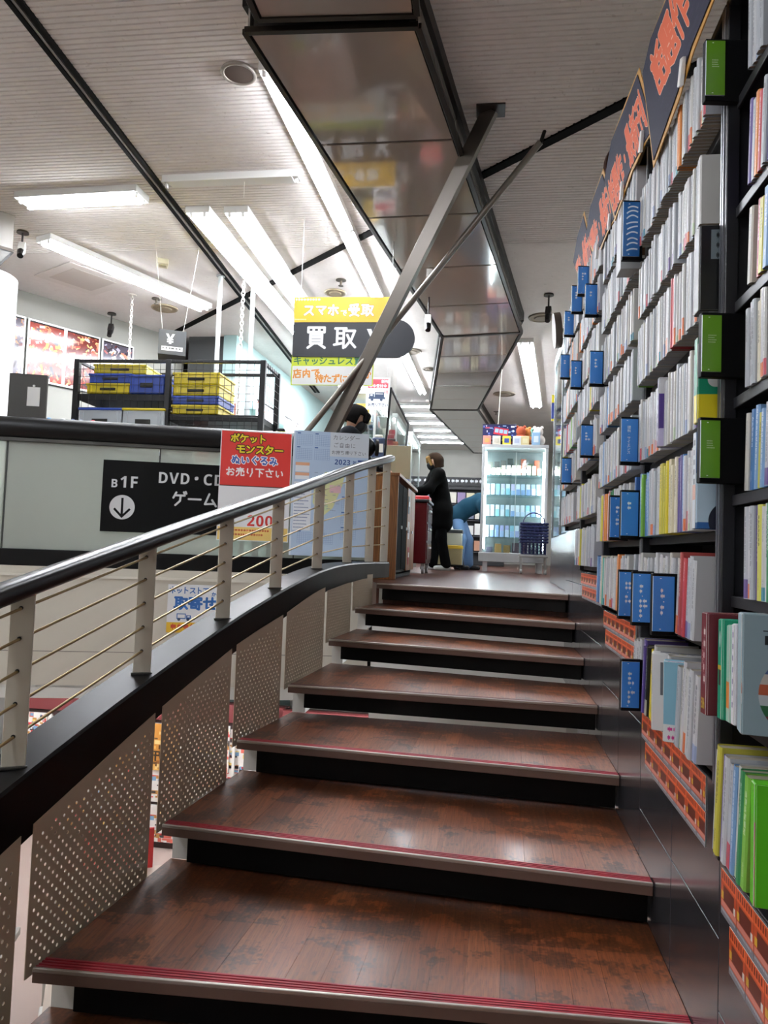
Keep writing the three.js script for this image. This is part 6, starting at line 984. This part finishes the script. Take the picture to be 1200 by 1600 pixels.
// ---------- glass showcases on the right of the landing ----------
{
  const fr = M(0xa8acae, 0.25, 0.85), st = M(0x6e6e70, 0.2, 0.85);
  for (const [i, z0, z1, x] of [[0, -5.38, -6.4, 0.6], [1, -6.42, -7.5, 0.63]]) {
    const D = z0 - z1, g = thing('glass_showcase', (i ? 'farther' : 'nearer') + ' steel framed glass showcase right of the landing', 'showcase', [x, 0, (z0 + z1) / 2], 0, 'showcases right of the landing');
    part(g, 'base', RB(0.46, 0.44, D, 0.006), st, [0.23, 0.22, 0]); part(g, 'top', RB(0.46, 0.1, D, 0.006), fr, [0.23, 2.2, 0]);
    for (const xx of [0.012, 0.44]) for (const s of [-1, 1]) part(g, 'corner_post', RB(0.026, 1.74, 0.03, 0.003), fr, [xx, 1.3, s * (D / 2 - 0.016)]);
    part(g, 'front_glass', RB(0.006, 1.7, D - 0.06, 0.001), glassClear, [0.012, 1.3, 0]); part(g, 'near_glass', RB(0.4, 1.7, 0.006, 0.001), glassClear, [0.22, 1.3, D / 2 - 0.014]); part(g, 'back', RB(0.012, 1.7, D - 0.04, 0.002), M(0x9aa0a2, 0.15, 0.7), [0.445, 1.3, 0]);
    for (const y of [0.75, 1.1, 1.45, 1.8]) part(g, 'glass_shelf', RB(0.4, 0.008, D - 0.07, 0.002), glassClear, [0.22, y, 0]);
    for (const y of [0.444, 0.754, 1.104, 1.454]) for (let q = 0; q < 4; q++) { const h = rr(0.1, 0.22), b = thing('boxed_figure', `${ordinal(q)} figure box from the near end, ${y < 0.5 ? 'bottom' : y < 0.8 ? 'second' : y < 1.2 ? 'third' : 'top'} level of the ${i ? 'farther' : 'nearer'} showcase`, 'box', [x + 0.2, y + 0.0015, (z0 + z1) / 2 + D / 2 - 0.16 - q * 0.23], 0, 'figure boxes in the showcases'); part(b, 'carton', RB(0.14, h, 0.15, 0.004), M(pick([0x5c4a7c, 0x8a8cb0, 0xc8ccd4, 0x4a5a7a, 0x9c6a7a, 0xd0d4c0]), 0.4), [0, h / 2, 0]); part(b, 'window', RB(0.004, h * 0.6, 0.1, 0.001), M(0x2c2c38, 0.15), [-0.071, h * 0.5, 0]); }
    part(g, 'strip_lamp', C(0.012, 0.012, D - 0.2, 10), glowMat, [0.08, 2.13, 0], [Math.PI / 2, 0, 0]); const l = new THREE.RectAreaLight(0xeef4ff, 6, 0.05, D - 0.2); l.position.set(0.12, 2.11, 0); l.rotation.x = -Math.PI / 2; g.add(l);
  }
  const d = thing('round_sign', 'round brown sign disc seen edge on, high beside the showcase', 'sign', [0.6, 2.3, -6.8]); part(d, 'disc', C(0.16, 0.16, 0.06, 28), M(0x5c5148, 0.4), [-0.02, 0.02, 0], [0, 0, Math.PI / 2 + 0.1]); part(d, 'bracket', RB(0.1, 0.03, 0.03, 0.004), silver, [0.06, 0.02, 0]);
  const col = thing('dark_pillar', 'dark narrow pillar right of the display case', 'pillar', [1.02, 0, -10.4]); part(col, 'shaft', RB(0.2, 2.5, 0.3, 0.01), M(0x2a2a2c, 0.5), [0, 1.25, 0]); part(col, 'notice', RB(0.14, 0.36, 0.01, 0.002), paper, [-0.06, 0.92, 0.157]);
  const sg = thing('member_sign', 'yellow and blue vertical sign high on the dark pillar', 'sign', [0.93, 2.28, -10.2]); { const [g, m] = board(0.22, 0.36, 0.02, printed(128, 208, (q, w, h) => { q.fillStyle = '#2c3c84'; q.fillRect(0, 0, w, h); q.fillStyle = '#e6d634'; q.fillRect(0, 0, w, 62); q.fillRect(0, 190, w, 18); write(q, '会', 34, 8, 50, '#1c1c20', 0.12); for (let i = 0; i < 2; i++) finePrint(q, 40, 78 + i * 56, 50, 1, 46, '#eef0f4'); }, 0.5)); part(sg, 'face', g, m); part(sg, 'bracket', RB(0.03, 0.03, 0.16, 0.003), silver, [0.05, 0, -0.08]); }
}
// ---------- far end: shelves of goods and a dark header ----------
{
  const t = thing('far_shelf', 'distant black bookcase with a white lettered header behind the bending person', 'bookcase', [-0.9, 0, -17.2]);
  part(t, 'carcass', RB(2.6, 2.0, 0.3, 0.01), M(0x17171a, 0.5), [0, 1.0, -0.1]); { const [g, m] = board(2.6, 0.2, 0.02, printed(512, 40, (q, w, h) => { q.fillStyle = '#15161a'; q.fillRect(0, 0, w, h); for (let i = 0; i < 12; i++) finePrint(q, 14 + i * 42, 12, 26, 1, 18, '#dfe2e6'); }, 0.5)); part(t, 'header', g, m, [0, 1.92, 0.07]); }
  for (let i = 0; i < 5; i++) part(t, 'shelf', RB(2.5, 0.03, 0.26, 0.004), M(0x26262a, 0.5), [0, 0.3 + i * 0.36, 0.1]);
  for (let r = 0; r < 4; r++) for (let q = 0; q < 12; q++) { const h = rr(0.2, 0.28), b = part(scene, 'far_book_block', RB(0.18, h, 0.16, 0.004), M(pick([0xd8d4c8, 0xc89484, 0x8c7ca0, 0xe0e0dc, 0xb08068, 0x70788c, 0xcfc8a8]), 0.6), [-0.9 - 1.14 + q * 0.205, 0.68 + r * 0.36 - 0.344 + h / 2, -17.03]); tag(b, `${ordinal(q)} bundle of books from the left, ${['lowest', 'second', 'third', 'highest'][r]} shelf of the distant black bookcase`, 'books', 'bundles on the distant bookcase, ' + ['lowest', 'second', 'third', 'highest'][r] + ' shelf'); }
}
// ---------- basement seen through the rods, slits and holes ----------
{
  const dk = M(0x3a2420, 0.6), mar = M(0x6e2c2c, 0.55);
  const artB = printed(256, 256, (g, w, h) => { g.fillStyle = '#e2dcd4'; g.fillRect(0, 0, w, h); for (let i = 0; i < 160; i++) { g.fillStyle = pick(['#c03838', '#e8e4dc', '#b88444', '#d8d8d8', '#3a3434', '#7aa0c0', '#d86a5a', '#e6c868']); g.fillRect(rnd() * w, rnd() * h, rr(8, 36), rr(8, 30)); } }, 0.5);
  const artC = printed(128, 192, (g, w, h) => { g.fillStyle = '#b87c34'; g.fillRect(0, 0, w, h); for (let i = 0; i < 60; i++) { g.fillStyle = pick(['#8a5424', '#d8a454', '#c88c44', '#5c3a1c', '#e0c080']); g.fillRect(rnd() * w, rnd() * h, rr(4, 30), rr(4, 20)); } write(g, '刊', 40, 110, 44, '#241a10', 0.14); }, 0.5);
  for (let i = 0; i < 5; i++) {
    const x = -5.0 + i * 1.12, t = thing('basement_rack', `${ordinal(i)} rack from the left on the basement floor, with a maroon header and printed goods`, 'rack', [x, -3.2, -8.4 + 0.1 * (i % 2)], 0, 'racks in the basement');
    part(t, 'carcass', RB(1.08, 1.6, 0.3, 0.01), dk, [0, 0.8, 0]); part(t, 'header', RB(1.1, 0.2, 0.08, 0.006), mar, [0, 1.54, 0.16]);
    for (let r = 0; r < 3; r++) { const [g, m] = board(1.0, 0.4, 0.03, artB); part(t, 'goods_row', g, m, [0, 0.28 + r * 0.44, 0.17]); }
    for (const s of [-0.27, 0.27]) { const [g, m] = board(0.42, 0.52, 0.02, i % 3 === 1 ? artC : artB); part(t, 'show_card', g, m, [s, 1.14, 0.2]); }
    for (const s of [-0.53, 0, 0.53]) part(t, 'white_post', RB(0.03, 1.4, 0.03, 0.003), M(0xe0ddd4, 0.5), [s, 0.7, 0.22]);
  }
  for (const [i, [x, z, ry]] of [[-2.6, -5.2, 0.4], [-1.9, -4.0, 0.5], [-3.4, -4.4, 0.3], [-2.2, -2.6, 0.2]].entries()) {
    const t = thing('sale_table', ORD[i] + ' low white sale table of the basement below the stairs', 'table', [x, -3.2, z], ry, 'sale tables in the basement');
    part(t, 'top', RB(0.9, 0.05, 0.5, 0.008), whitePaint, [0, 0.8, 0]); for (const sx of [-0.4, 0.4]) for (const sz of [-0.2, 0.2]) part(t, 'leg', RB(0.04, 0.78, 0.04, 0.004), whitePaint, [sx, 0.39, sz]); const [g, m] = board(0.84, 0.16, 0.44, artB, M(0xc8b8a8, 0.6)); part(t, 'goods', g, m, [0, 0.905, 0]); part(t, 'price_card', RB(0.5, 0.3, 0.02, 0.004), M(0xc83838, 0.5), [0, 1.13, -0.2]);
  }
}
scene.traverse((o) => { if (o.isMesh) { o.castShadow = true; o.receiveShadow = true; } if (o.isLight && o.shadow) o.castShadow = true; });
renderer.render(scene, camera);
